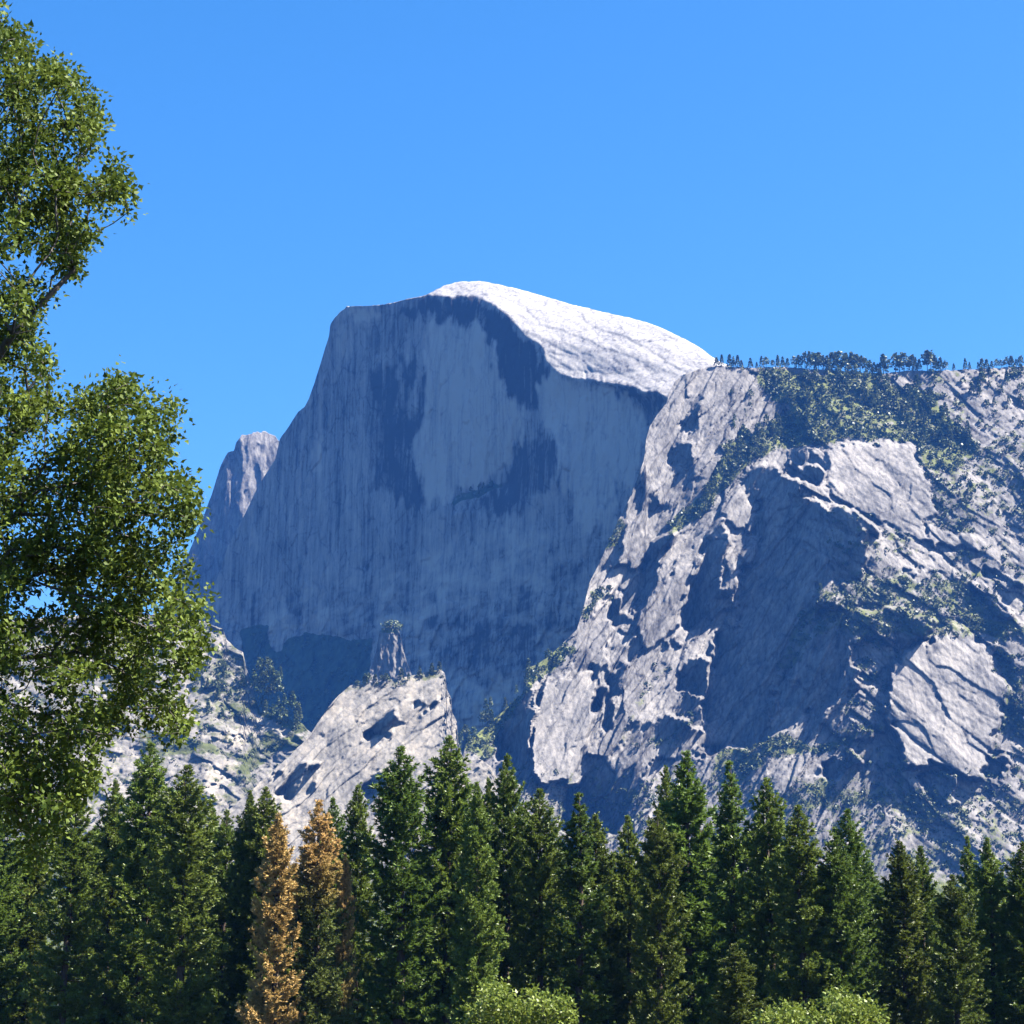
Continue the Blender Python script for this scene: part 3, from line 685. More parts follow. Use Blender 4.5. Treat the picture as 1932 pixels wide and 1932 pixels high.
rock_sheet("talus_slope", slope, slope_top, stepped([(-420, -10, 7), (-10, 702, 2.2)]), 1740, 270, 10, BACK[1:], M_SLOPE, edge=3,
           label="sunlit rocky slope with brush patches below the dome on the left")

# ---- the slabby spur in front of the dome
spur = Raster(340, 1000, 1220, 1760, 2900)
U, V = spur.U, spur.V
spur.sx[:] = 0.16; spur.sz[:] = 0.55
k1 = blocks(U, V, 44, 110, 17, 80); k2 = blocks(U, V, 40, 44, 8, 82)
spur.WU = U + 5 * k1[0] + 4 * k2[0]; spur.WV = V + 5 * k1[1] + 4 * k2[1]
spur_drk = np.zeros(U.shape, bool)
spur.rough[:] = 0.78
for crop, pts in (('R6', [(1225, 1350), (1230, 1290), (1330, 1200), (1450, 1110), (1440, 1200), (1330, 1290)]),
                  ('R6', [(1440, 1260), (1600, 1060), (1580, 1130), (1480, 1240)]), ('R6', [(1585, 1180), (1700, 1050), (1690, 1110), (1600, 1200)]),
                  ('R6', [(1300, 1340), (1440, 1290), (1420, 1330), (1300, 1370)]),
                  ('R6', [(720, 1640), (830, 1480), (960, 1470), (880, 1560), (780, 1720), (660, 1700)]), ('R6', [(1220, 1680), (1310, 1540), (1420, 1530), (1360, 1640), (1260, 1700)]),
                  ('R6', [(860, 1700), (960, 1560), (1000, 1520), (940, 1640), (820, 1780)]), ('R6', [(620, 1560), (780, 1480), (760, 1510), (640, 1610)])):
    spur_drk |= spur.mask(P(crop, pts))
spur.slope(P('R6', [(1420, 1330), (1620, 1270), (1700, 1300), (1740, 1400), (1600, 1600), (1560, 1450), (1300, 1530)]), 0.25, 0.75, 0.4)
spur.recess(spur_drk)
spur.sx += spur.rough * (0.5 * k1[0] + 0.4 * k2[0]); spur.sz += spur.rough * (0.35 * k1[1] + 0.28 * k2[1])
spur.solve(3050 - 330 * (V - 1270) / 330 - 0.15 * (U - 700), 500, iters=10)
spur.D += spur.rough * (4 * k1[2] + 2 * k2[2] + 2.4 * k1[3] + 1.0 * fbm(U / 7, V / 7, 3, 83))
spur.tone = 0.60 + 0.22 * fbm(U / 34, V / 34, 4, 85) - 0.2 * k1[3]
spur.veg = np.clip(0.42 * blur((V < curve([(560, 1400), (660, 1300), (700, 1298), (780, 1287), (845, 1272)])(U) + 6).astype(float), 2), 0, 1) * (U > 640)
spur.veg = np.maximum(spur.veg, 0.5 * blur(spur.mask(P('R6', [(1230, 1700), (1320, 1540), (1440, 1520), (1400, 1700)])).astype(float), 2))
spur.veg = np.maximum(spur.veg, 0.9 * np.clip((V - 1640) / 40, 0, 1))
spur_top = curve([(340, 1610), (390, 1562), (430, 1530), (520, 1450), (560, 1413), (585, 1385), (600, 1362), (620, 1333), (640, 1310), (660, 1293), (690, 1289), (730, 1283), (770, 1277), (800, 1268), (830, 1264), (838, 1268), (842, 1282), (843, 1300), (851, 1318), (853, 1345), (862, 1362), (864, 1400), (872, 1426), (880, 1434), (905, 1432), (925, 1445), (938, 1470), (950, 1510), (1000, 1560)])
rock_sheet("rock_spur", spur, spur_top, stepped([(340, 830, 2.2), (830, 880, 0.8), (880, 1002, 2.2)]), 1740, 230, 10, BACK[:3], M_SLOPE, edge=2.5,
           label="pale slanting slab spur rising in front of the dark dome foot")

# ---- the small rock tower
tower = Raster(670, 800, 1150, 1340, 3600)
U, V = tower.U, tower.V
tower.sx[:] = -0.22; tower.sz[:] = 0.18
tower.slope([(737, 1100), (900, 1100), (900, 1400), (742, 1400)], 0.05, 0.15)
tower.sx += 1.1 * fbm(U / 6, V / 40, 3, 90)
tower.solve(3650 + 0 * U, 200)
tower.D += 4 * fbm(U / 5, V / 12, 3, 92)
tower.tone = 0.55 + 0.3 * fbm(U / 5, V / 40, 3, 91); tower.veg = np.where(V < 1195, 0.5, 0.0)
tower_top = curve([(684, 1290), (694, 1276), (704, 1250), (711, 1222), (716, 1192), (724, 1184), (742, 1180), (754, 1192), (760, 1222), (768, 1252), (784, 1290)])
rock_sheet("rock_tower", tower, tower_top, np.arange(686, 783, 1.3), 1330, 90, 2, [(25, 0.01), (60, 0.3), (90, 1.0)], M_RIDGE, edge=2,
           label="slim fluted rock tower standing before the dome foot")

# ---- valley floor
def ground_material():
    m, n, l = new_mat("meadow_grass")
    out = n.new("ShaderNodeOutputMaterial"); bs = n.new("ShaderNodeBsdfPrincipled"); bs.inputs['Roughness'].default_value = 0.95
    tc = n.new("ShaderNodeTexCoord"); ns = n.new("ShaderNodeTexNoise"); ns.inputs['Scale'].default_value = 0.15; ns.inputs['Detail'].default_value = 8
    l.new(tc.outputs['Object'], ns.inputs['Vector'])
    rp = ramp(n, [(0.3, (0.05, 0.06, 0.025)), (0.7, (0.13, 0.12, 0.05))]); l.new(ns.outputs['Fac'], rp.inputs['Fac'])
    l.new(rp.outputs[0], bs.inputs['Base Color']); l.new(bs.outputs[0], out.inputs['Surface'])
    return m
gx = np.concatenate([np.linspace(-5900, -300, 20), np.linspace(-250, 250, 60), np.linspace(300, 5900, 20)])
gy = np.concatenate([np.linspace(-400, 0, 12), np.linspace(10, 420, 60), np.linspace(500, 7800, 40)])
GX, GY = np.meshgrid(gx, gy)
GZ = 0.25 * fbm(GX / 30, GY / 30, 3, 99)
idx = np.arange(GX.size).reshape(GX.shape)
gf = np.stack([idx[:-1, :-1], idx[:-1, 1:], idx[1:, 1:], idx[1:, :-1]], -1).reshape(-1, 4)
add("ground", mesh_from("ground", np.stack([GX, GY, GZ], -1).reshape(-1, 3), gf, smooth=True), ground_material(), kind="structure",
    label="flat meadow of the valley floor")

# ------------------------------------------------------------------ plants on the mountains
def random_rotations(n, r):
    a = r.random(n) * 2 * np.pi
    return np.cos(a), np.sin(a)

def clump_mesh(name, n_blades, r, size=(1, 1, 1), blade=0.35, seed=0):
    """a ragged clump of small leaf faces spread through an egg-shaped volume"""
    q = np.random.default_rng(seed)
    d = q.normal(size=(n_blades, 3)); d /= np.linalg.norm(d, axis=1)[:, None]
    rad = 0.45 + 0.6 * q.random(n_blades) ** 0.6
    c = d * rad[:, None] * np.array(size) * r
    a = q.normal(size=(n_blades, 3)); a /= np.linalg.norm(a, axis=1)[:, None]
    b = np.cross(a, d); b /= np.linalg.norm(b, axis=1)[:, None] + 1e-6
    s = blade * r * (0.6 + 0.8 * q.random(n_blades))[:, None]
    v = np.stack([c - a * s, c + b * s, c + a * s * 0.8, c - b * s * 0.9], 1)
    return v, np.arange(n_blades * 4).reshape(-1, 4), np.repeat(q.random(n_blades), 4)

def small_pine_mesh(name, seed, tall=True):
    """a far pine, 1 m high: short trunk and a ragged layered crown of small faces"""
    q = np.random.default_rng(seed)
    V_, F_, T_ = [], [], []
    n0 = 0
    for (z0, z1, r) in ((0.0, 0.5, 0.022), (0.5, 1.0, 0.012)):
        for k in range(4):
            a0, a1 = k * math.pi / 2, (k + 1) * math.pi / 2
            V_ += [(r * math.cos(a0), r * math.sin(a0), z0), (r * math.cos(a1), r * math.sin(a1), z0), (r * .6 * math.cos(a1), r * .6 * math.sin(a1), z1), (r * .6 * math.cos(a0), r * .6 * math.sin(a0), z1)]
            F_.append([n0, n0 + 1, n0 + 2, n0 + 3]); T_ += [0.0] * 4; n0 += 4
    base = 0.16 if tall else 0.08
    for i in range(150):
        h = base + (1 - base) * q.random() ** 0.85
        rr = (0.20 if tall else 0.27) * (1.06 - h) ** 0.75 * (0.75 + 0.5 * q.random())
        if not tall:
            lobe = int(q.random() * 4); h = (0.45, 0.62, 0.78, 0.92)[lobe] + q.normal() * 0.045
            rr = (0.19, 0.22, 0.17, 0.08)[lobe] * math.sqrt(q.random()) * 1.3
        a = q.random() * 2 * math.pi
        c = np.array([math.cos(a) * rr, math.sin(a) * rr, h])
        t = q.normal(size=3) * 0.5 + np.array([math.cos(a), math.sin(a), 0.2]); t /= np.linalg.norm(t)
        w = np.cross(t, q.normal(size=3)); w /= np.linalg.norm(w)
        s = 0.042 + 0.042 * q.random()
        V_ += [c - t * s, c + w * s * 0.8, c + t * s, c - w * s * 0.8]
        F_.append([n0, n0 + 1, n0 + 2, n0 + 3]); T_ += [q.random()] * 4; n0 += 4
    return mesh_from(name, np.array(V_), np.array(F_), {'tint': np.array(T_)})

M_FARPINE = leaf_material("far_pine_needles", (0.04, 0.06, 0.02), (0.125, 0.15, 0.045), trans=0.15, hue_by_object=0.015, noise=2.0)
M_BRUSH = leaf_material("mountain_brush_leaves", (0.028, 0.042, 0.013), (0.078, 0.098, 0.03), trans=0.12, noise=0.02)

pine_meshes = [small_pine_mesh("ridge_pine", 200 + i, tall=i < 4) for i in range(7)]
for me in pine_meshes:
    me.materials.append(M_FARPINE)

def surface_point(ras, u, v):
    return at(u, v, ras.sample(ras.D, np.array([u]), np.array([v]))[0])

def plant_pine(ras, u, v, h_units, which, label, group, name="ridge_pine"):
    p = surface_point(ras, u, v)
    o = bpy.data.objects.new(name, pine_meshes[which]); COL.objects.link(o)
    h = h_units * metres_per_unit(v, p[1])
    o.location = (p[0], p[1] + 1.0, p[2] - 0.04 * h)
    wide = random.uniform(0.85, 1.35)
    o.scale = (h * wide, h * wide, h)
    o.rotation_euler = (0, 0, random.uniform(0, 6.28))
    o["label"] = label; o["category"] = "tree"; o["group"] = group
    return o

# skyline trees on the ridge crest (u, height in photo units, bushy?)
SKY = [(1352, 20, 0), (1362, 26, 1), (1377, 28, 0), (1384, 24, 0), (1392, 27, 1), (1399, 17, 0), (1416, 23, 0), (1428, 14, 1), (1437, 27, 1), (1446, 25, 1), (1458, 18, 1), (1468, 28, 1), (1477, 24, 0), (1486, 21, 1), (1499, 26, 1), (1507, 30, 0), (1519, 37, 1), (1528, 40, 1), (1537, 36, 1),
       (1545, 39, 1), (1553, 30, 1), (1561, 33, 0), (1570, 40, 1), (1578, 42, 0), (1587, 43, 1), (1596, 40, 1), (1607, 44, 1), (1613, 40, 1), (1624, 36, 1), (1634, 34, 1), (1642, 30, 0), (1650, 26, 1), (1667, 44, 1), (1672, 38, 1), (1690, 42, 1), (1698, 38, 0), (1706, 40, 1), (1722, 36, 0), (1728, 30, 1), (1735, 26, 0),
       (1750, 46, 1), (1757, 42, 1), (1766, 30, 1), (1775, 30, 0), (1784, 22, 1), (1800, 16, 0), (1822, 26, 1), (1830, 18, 1), (1846, 17, 1), (1853, 24, 1), (1862, 22, 1), (1872, 18, 1), (1881, 21, 1), (1890, 18, 1), (1900, 24, 1), (1909, 26, 0), (1918, 18, 1), (1927, 24, 1)]
n_pines = 0
def nth(k):
    return "%d%s" % (k, "th" if 10 <= k % 100 <= 20 else {1: "st", 2: "nd", 3: "rd"}.get(k % 10, "th"))
for k, (u, h, bushy) in enumerate(SKY):
    v = float(ridge_top(np.array([u]))[0]) + 1.5
    plant_pine(ridge, u, v, h * 0.95, random.choice([0, 2, 4, 5, 6]) if bushy else random.choice([0, 1, 2, 3]),
               "%s pine on the ridge skyline, %s counting right from the dome's cap" % ("bushy" if bushy else "slim", nth(k + 1)), "pines along the ridge skyline"); n_pines += 1

def scatter(ras, poly, n, seed, spacing):
    q = np.random.default_rng(seed); poly = np.asarray(poly); lo = poly.min(0); hi = poly.max(0); got = []
    tries = 0
    while len(got) < n and tries < 60:
        tries += 1
        c = lo + (hi - lo) * q.random((400, 2)); c = c[inside(poly, c[:, 0], c[:, 1])]
        for p in c:
            if len(got) >= n: break
            if all((p[0] - g[0]) ** 2 + (p[1] - g[1]) ** 2 > spacing ** 2 for g in got): got.append(p)
    return got

ZONES = [
    (ridge, P('R3', [(520, 270), (1030, 270), (1060, 330), (1380, 380), (1400, 520), (1200, 620), (1000, 560), (900, 440), (700, 480), (540, 560), (440, 480), (530, 400)]), 40, 22, 34, "small dark pine among the dense stand just below the ridge crest", "pines in the stand below the crest", 9),
    (ridge, P('R3', [(1100, 420), (1400, 520), (1600, 620), (1640, 720), (1340, 740), (1120, 640)]), 24, 26, 36, "slim pine at the right end of the green slope below the crest", "pines at the right end of the green slope", 7),
    (ridge, P('R3', [(320, 560), (660, 560), (650, 690), (330, 760), (170, 880), (30, 1000), (-60, 1130), (-140, 1100), (0, 850), (60, 720)]), 38, 18, 30, "small pine in the wooded gully above the dark alcove", "pines in the gully above the alcove", 6),
    (ridge, P('R3', [(1600, 220), (1932, 260), (1932, 520), (1600, 500)]), 15, 16, 30, "pine scattered over the bare rock right of the green slope", "pines on the bare rock at right", 10),
    (ridge, P('R3', [(0, 240), (240, 250), (430, 380), (300, 560), (60, 720), (0, 500)]), 8, 12, 22, "lone little pine on the pale rock left of the green slope", "lone pines on pale rock", 12),
    (ridge, P('R3', [(1330, 800), (1900, 900), (1900, 1240), (1500, 1200), (1340, 1150)]), 16, 12, 20, "low pine on the brushy rock face below the bare slabs at right", "low pines on the brushy right face", 10),
    (ridge, P('R3', [(640, 1640), (1180, 1560), (1380, 1680), (1100, 1740), (600, 1900)]), 16, 16, 26, "pine on the brushy ledge at the foot of the dark alcove", "pines on the ledge under the alcove", 9),
    (ridge, P('R5', [(180, 1400), (330, 1180), (600, 1010), (640, 880), (780, 800), (880, 750), (820, 900), (640, 1040), (420, 1260), (300, 1420)]), 20, 18, 32, "pine on the green edge of the ridge beside the dome's shaded foot", "pines along the ridge's left edge", 7),
    (dome, P('R2', [(180, 1470), (470, 1380), (480, 1400), (330, 1490)]), 7, 14, 24, "tiny pine on the ledge crossing the dome's shaded wall", "pines on the dome's ledge", 6),
    (slope, P('R6', [(500, 920), (640, 880), (740, 1010), (840, 1230), (860, 1300), (700, 1260), (590, 1180), (540, 1050)]), 34, 22, 42, "pine in the shaded gully between the sunlit slope and the pale spur", "pines in the shaded gully", 6),
    (slope, P('R6', [(150, 950), (330, 800), (450, 900), (500, 1040), (400, 1230), (180, 1180)]), 16, 18, 30, "pine on the brushy sunlit slope below the dome's left foot", "pines on the sunlit slope", 8),
    (spur, P('R6', [(1160, 990), (1500, 950), (1740, 900), (1750, 930), (1500, 985), (1180, 1020)]), 12, 14, 26, "small pine along the top edge of the pale slab spur", "pines on top of the spur", 7),
]
for zi, (ras, poly, n, h0, h1, lab, grp, sp) in enumerate(ZONES):
    for k, (u, v) in enumerate(sorted(scatter(ras, poly, n, 300 + zi, sp), key=lambda p: p[0])):
        one = lab if n > 24 else lab + ", %s from left" % nth(k + 1)
        plant_pine(ras, u, v, random.uniform(h0, h1), random.choice([0, 1, 2, 3, 4, 5, 6]), one, grp, "mountain_pine"); n_pines += 1

tp = surface_point(tower, 739, 1186)
v_, f_, t_ = clump_mesh("tower_pine", 240, 14.0, (1.35, 1.0, 0.75), 0.16, 5)
v_ = v_.reshape(-1, 3); v_[:, 2] += 6
add("tower_pine", mesh_from("tower_pine", v_, f_, {'tint': t_}), leaf_material("tower_pine_needles", (0.05, 0.07, 0.03), (0.13, 0.15, 0.07), trans=0.1), label="round pale green tree crowning the slim rock tower", category="tree", loc=(tp[0], tp[1] + 8, tp[2]))

# brush that covers the slopes: too much to count
BV, BF, BT = [], [], []
protos = [clump_mesh("b", 16, 1.0, (1.1, 1.1, 0.75), 0.42, 400 + i) for i in range(8)]
def brush_on(ras, n, seed, smin, smax, vmax, power=1.0, thr=0.25, top=None):
    q = np.random.default_rng(seed)
    h, w = ras.veg.shape
    jj = q.random(n * 14) * (w - 2); ii = q.random(n * 14) * (h - 2)
    u = ras.u0 + jj * ras.S; v = ras.v0 + ii * ras.S
    p = np.clip((ras.sample(ras.veg, u, v) - thr) / (0.75 - thr), 0, 1) ** power * (v < vmax) * (u > -60) * (u < 1990)
    if top is not None: p = p * (v > top(u) + 4)
    keep = np.nonzero(q.random(len(u)) < p)[0][:n]
    global BV, BF, BT
    for k in keep:
        pos = at(u[k], v[k], ras.sample(ras.D, u[k:k + 1], v[k:k + 1])[0])
        s = (smin + (smax - smin) * q.random() ** 2) * metres_per_unit(v[k], pos[1])
        pv, pf, pt = protos[q.integers(8)]
        c, sn = random_rotations(1, q)
        r = pv.reshape(-1, 3)
        r = np.stack([r[:, 0] * c - r[:, 1] * sn, r[:, 0] * sn + r[:, 1] * c, r[:, 2]], 1) * s + pos + np.array([0, -0.3 * s, 0.35 * s])
        BF.append(pf + 4 * 16 * len(BV)); BV.append(r); BT.append(np.clip(pt * 0.6 + 0.5 * q.random(), 0, 1))
brush_on(ridge, 7000, 31, 1.8, 7.0, 1640, 1.2, 0.28, ridge_top)
brush_on(slope, 1500, 32, 2.0, 6.5, 1640, 1.2, 0.30, slope_top)
brush_on(spur, 260, 33, 2.0, 5.0, 1500, 1.0, 0.25, spur_top)
brush_on(dome, 700, 34, 2.5, 6.0, 1420, 1.0, 0.3, dome_top)
add("mountain_brush", mesh_from("mountain_brush", np.concatenate(BV), np.concatenate(BF), {'tint': np.concatenate(BT)}), M_BRUSH, kind="stuff",
    label="scattered green brush covering the ledges and slopes of the mountains")

# ------------------------------------------------------------------ foreground conifers
def tube(pts, radii, sides, V_, F_):
    pts = np.asarray(pts, float); n0 = len(V_)
    d = np.gradient(pts, axis=0); d /= np.linalg.norm(d, axis=1)[:, None] + 1e-9
    ref = np.array([0.31, 0.95, 0.05])
    a = np.cross(d, ref); a /= np.linalg.norm(a, axis=1)[:, None] + 1e-9; b = np.cross(d, a)
    for i in range(len(pts)):
        for k in range(sides):
            t_ = 2 * math.pi * k / sides
            V_.append(pts[i] + radii[i] * (math.cos(t_) * a[i] + math.sin(t_) * b[i]))
    for i in range(len(pts) - 1):
        for k in range(sides):
            k2 = (k + 1) % sides
            F_.append([n0 + i * sides + k, n0 + i * sides + k2, n0 + (i + 1) * sides + k2, n0 + (i + 1) * sides + k])

def conifer(seed, H=34.0, R=3.0, sparse=1.0, taper=13.0):
    """ponderosa-like tree: straight trunk with whorls of limbs that sag and turn up, and bottle-brush needle tufts"""
    q = np.random.default_rng(seed)
    V_, F_ = [], []
    zs = np.linspace(0, H, 12)
    tube([(0.15 * math.sin(z * 0.2 + seed), 0.15 * math.cos(z * 0.17 + seed), z) for z in zs], [max(0.03, 0.46 * (1 - z / H) ** 0.8) for z in zs], 8, V_, F_)
    tufts = []
    z = H - 0.25
    while z > 2.5:
        dz = H - z
        prof = R * (1 - math.exp(-dz / taper * 2.1)) / 0.90
        prof *= 1.0 if z > 8 else 0.6 + 0.4 * z / 8
        nb = 5 if dz > 2 else 4
        a0 = q.random() * 6.28
        for k in range(nb):
            if q.random() > sparse * (0.93 if dz < 10 else 0.82):
                continue
            az = a0 + k * 6.283 / nb + q.normal() * 0.25
            L = max(0.25, prof * q.uniform(0.62, 1.12) * (1 + 0.16 * math.sin(z * 0.9 + az * 2 + seed)))
            up = 0.75 - 0.028 * dz if dz < 18 else 0.22
            up += q.normal() * 0.1
            s = np.linspace(0, 1, 5)
            rad = L * s
            h = z + L * (up * s * 0.8 - 0.34 * s * (1 - s) * 1.5 + 0.22 * s ** 3)
            pts = np.stack([np.cos(az) * rad, np.sin(az) * rad, h], 1)
            tube(pts[[0, 2, 4]], [0.05 * L / R + 0.012, 0.03, 0.01], 3, V_, F_)
            nt = max(3, int(3 + L * 6.2))
            for j in range(nt):
                f = 1 - 0.84 * (j / nt) ** 1.05 if j else 1.0
                p = np.array([np.interp(f, s, pts[:, i]) for i in range(3)])
                side = q.normal() * 0.34 * (1.15 - f * 0.6) * min(1.0, L * 0.5)
                p += np.array([-math.sin(az), math.cos(az), 0]) * side + np.array([0, 0, q.normal() * 0.12])
                d = np.array([math.cos(az + side), math.sin(az + side), 0.55 + q.random() * 0.5])
                tufts.append((p, d / np.linalg.norm(d), (0.75 + 0.4 * q.random()) * min(1.0, 0.55 + dz * 0.07), q.random()))
        z -= 0.36 + 0.012 * min(dz, 14) + q.random() * 0.12
    tufts.append((np.array([0, 0, H + 0.05]), np.array([0, 0, 1.0]), 0.7, 0.5))
    n = len(tufts); nb = 12
    Pp = np.array([t_[0] for t_ in tufts]); Dd = np.array([t_[1] for t_ in tufts]); Sz = np.array([t_[2] for t_ in tufts]); Tt = np.array([t_[3] for t_ in tufts])
    w = q.normal(size=(n, nb, 3)); w /= np.linalg.norm(w, axis=2)[..., None]
    d = Dd[:, None, :] * 0.85 + w * 0.8; d /= np.linalg.norm(d, axis=2)[..., None]
    side = np.cross(d, q.normal(size=(n, nb, 3))); side /= np.linalg.norm(side, axis=2)[..., None]
    start = Pp[:, None, :] - Dd[:, None, :] * (0.22 * q.random((n, nb, 1))) * Sz[:, None, None]
    ln = (0.34 + 0.20 * q.random((n, nb, 1))) * Sz[:, None, None]
    wd = 0.105 * Sz[:, None, None]
    tri = np.stack([start - side * wd * 0.5, start + side * wd * 0.5, start + d * ln * 0.7 + side * wd * 0.8, start + d * ln], 2)
    verts = tri.reshape(-1, 3); faces = np.arange(len(verts)).reshape(-1, 4)
    tint = np.repeat(np.clip(Tt[:, None] * 0.6 + 0.4 * q.random((n, nb)), 0, 1).ravel(), 4)
    return (mesh_from("conifer_trunk", np.array(V_), np.array(F_), smooth=True), mesh_from("conifer_crown", verts, faces, {'tint': tint}))

M_NEEDLE = leaf_material("conifer_needles", (0.040, 0.078, 0.011), (0.19, 0.25, 0.042), trans=0.3, hue_by_object=0.016, rough=0.45, spec=0.35)
M_DEAD = leaf_material("dead_needles", (0.34, 0.20, 0.05), (0.70, 0.47, 0.17), trans=0.2, brown=None)
M_TURN = leaf_material("dying_needles", (0.045, 0.072, 0.016), (0.18, 0.21, 0.05), trans=0.3, brown=(21.0, 29.0, (0.60, 0.37, 0.13)))
M_TURN2 = leaf_material("half_dead_needles", (0.045, 0.072, 0.016), (0.18, 0.21, 0.05), trans=0.3, brown=(8.0, 26.0, (0.58, 0.36, 0.13)))
M_BARK = bark_material("conifer_bark", (0.03, 0.02, 0.014), (0.09, 0.06, 0.04))

VARIANTS = [conifer(500 + i, R=3.0 + 0.12 * (i % 3), sparse=1.0 - 0.05 * (i % 3), taper=[13, 17, 15, 20, 12, 16, 18, 14][i]) for i in range(8)]
SPARSE = conifer(520, R=2.8, sparse=0.74, taper=22)
for t_, c_ in VARIANTS + [SPARSE]:
    t_.materials.append(M_BARK)
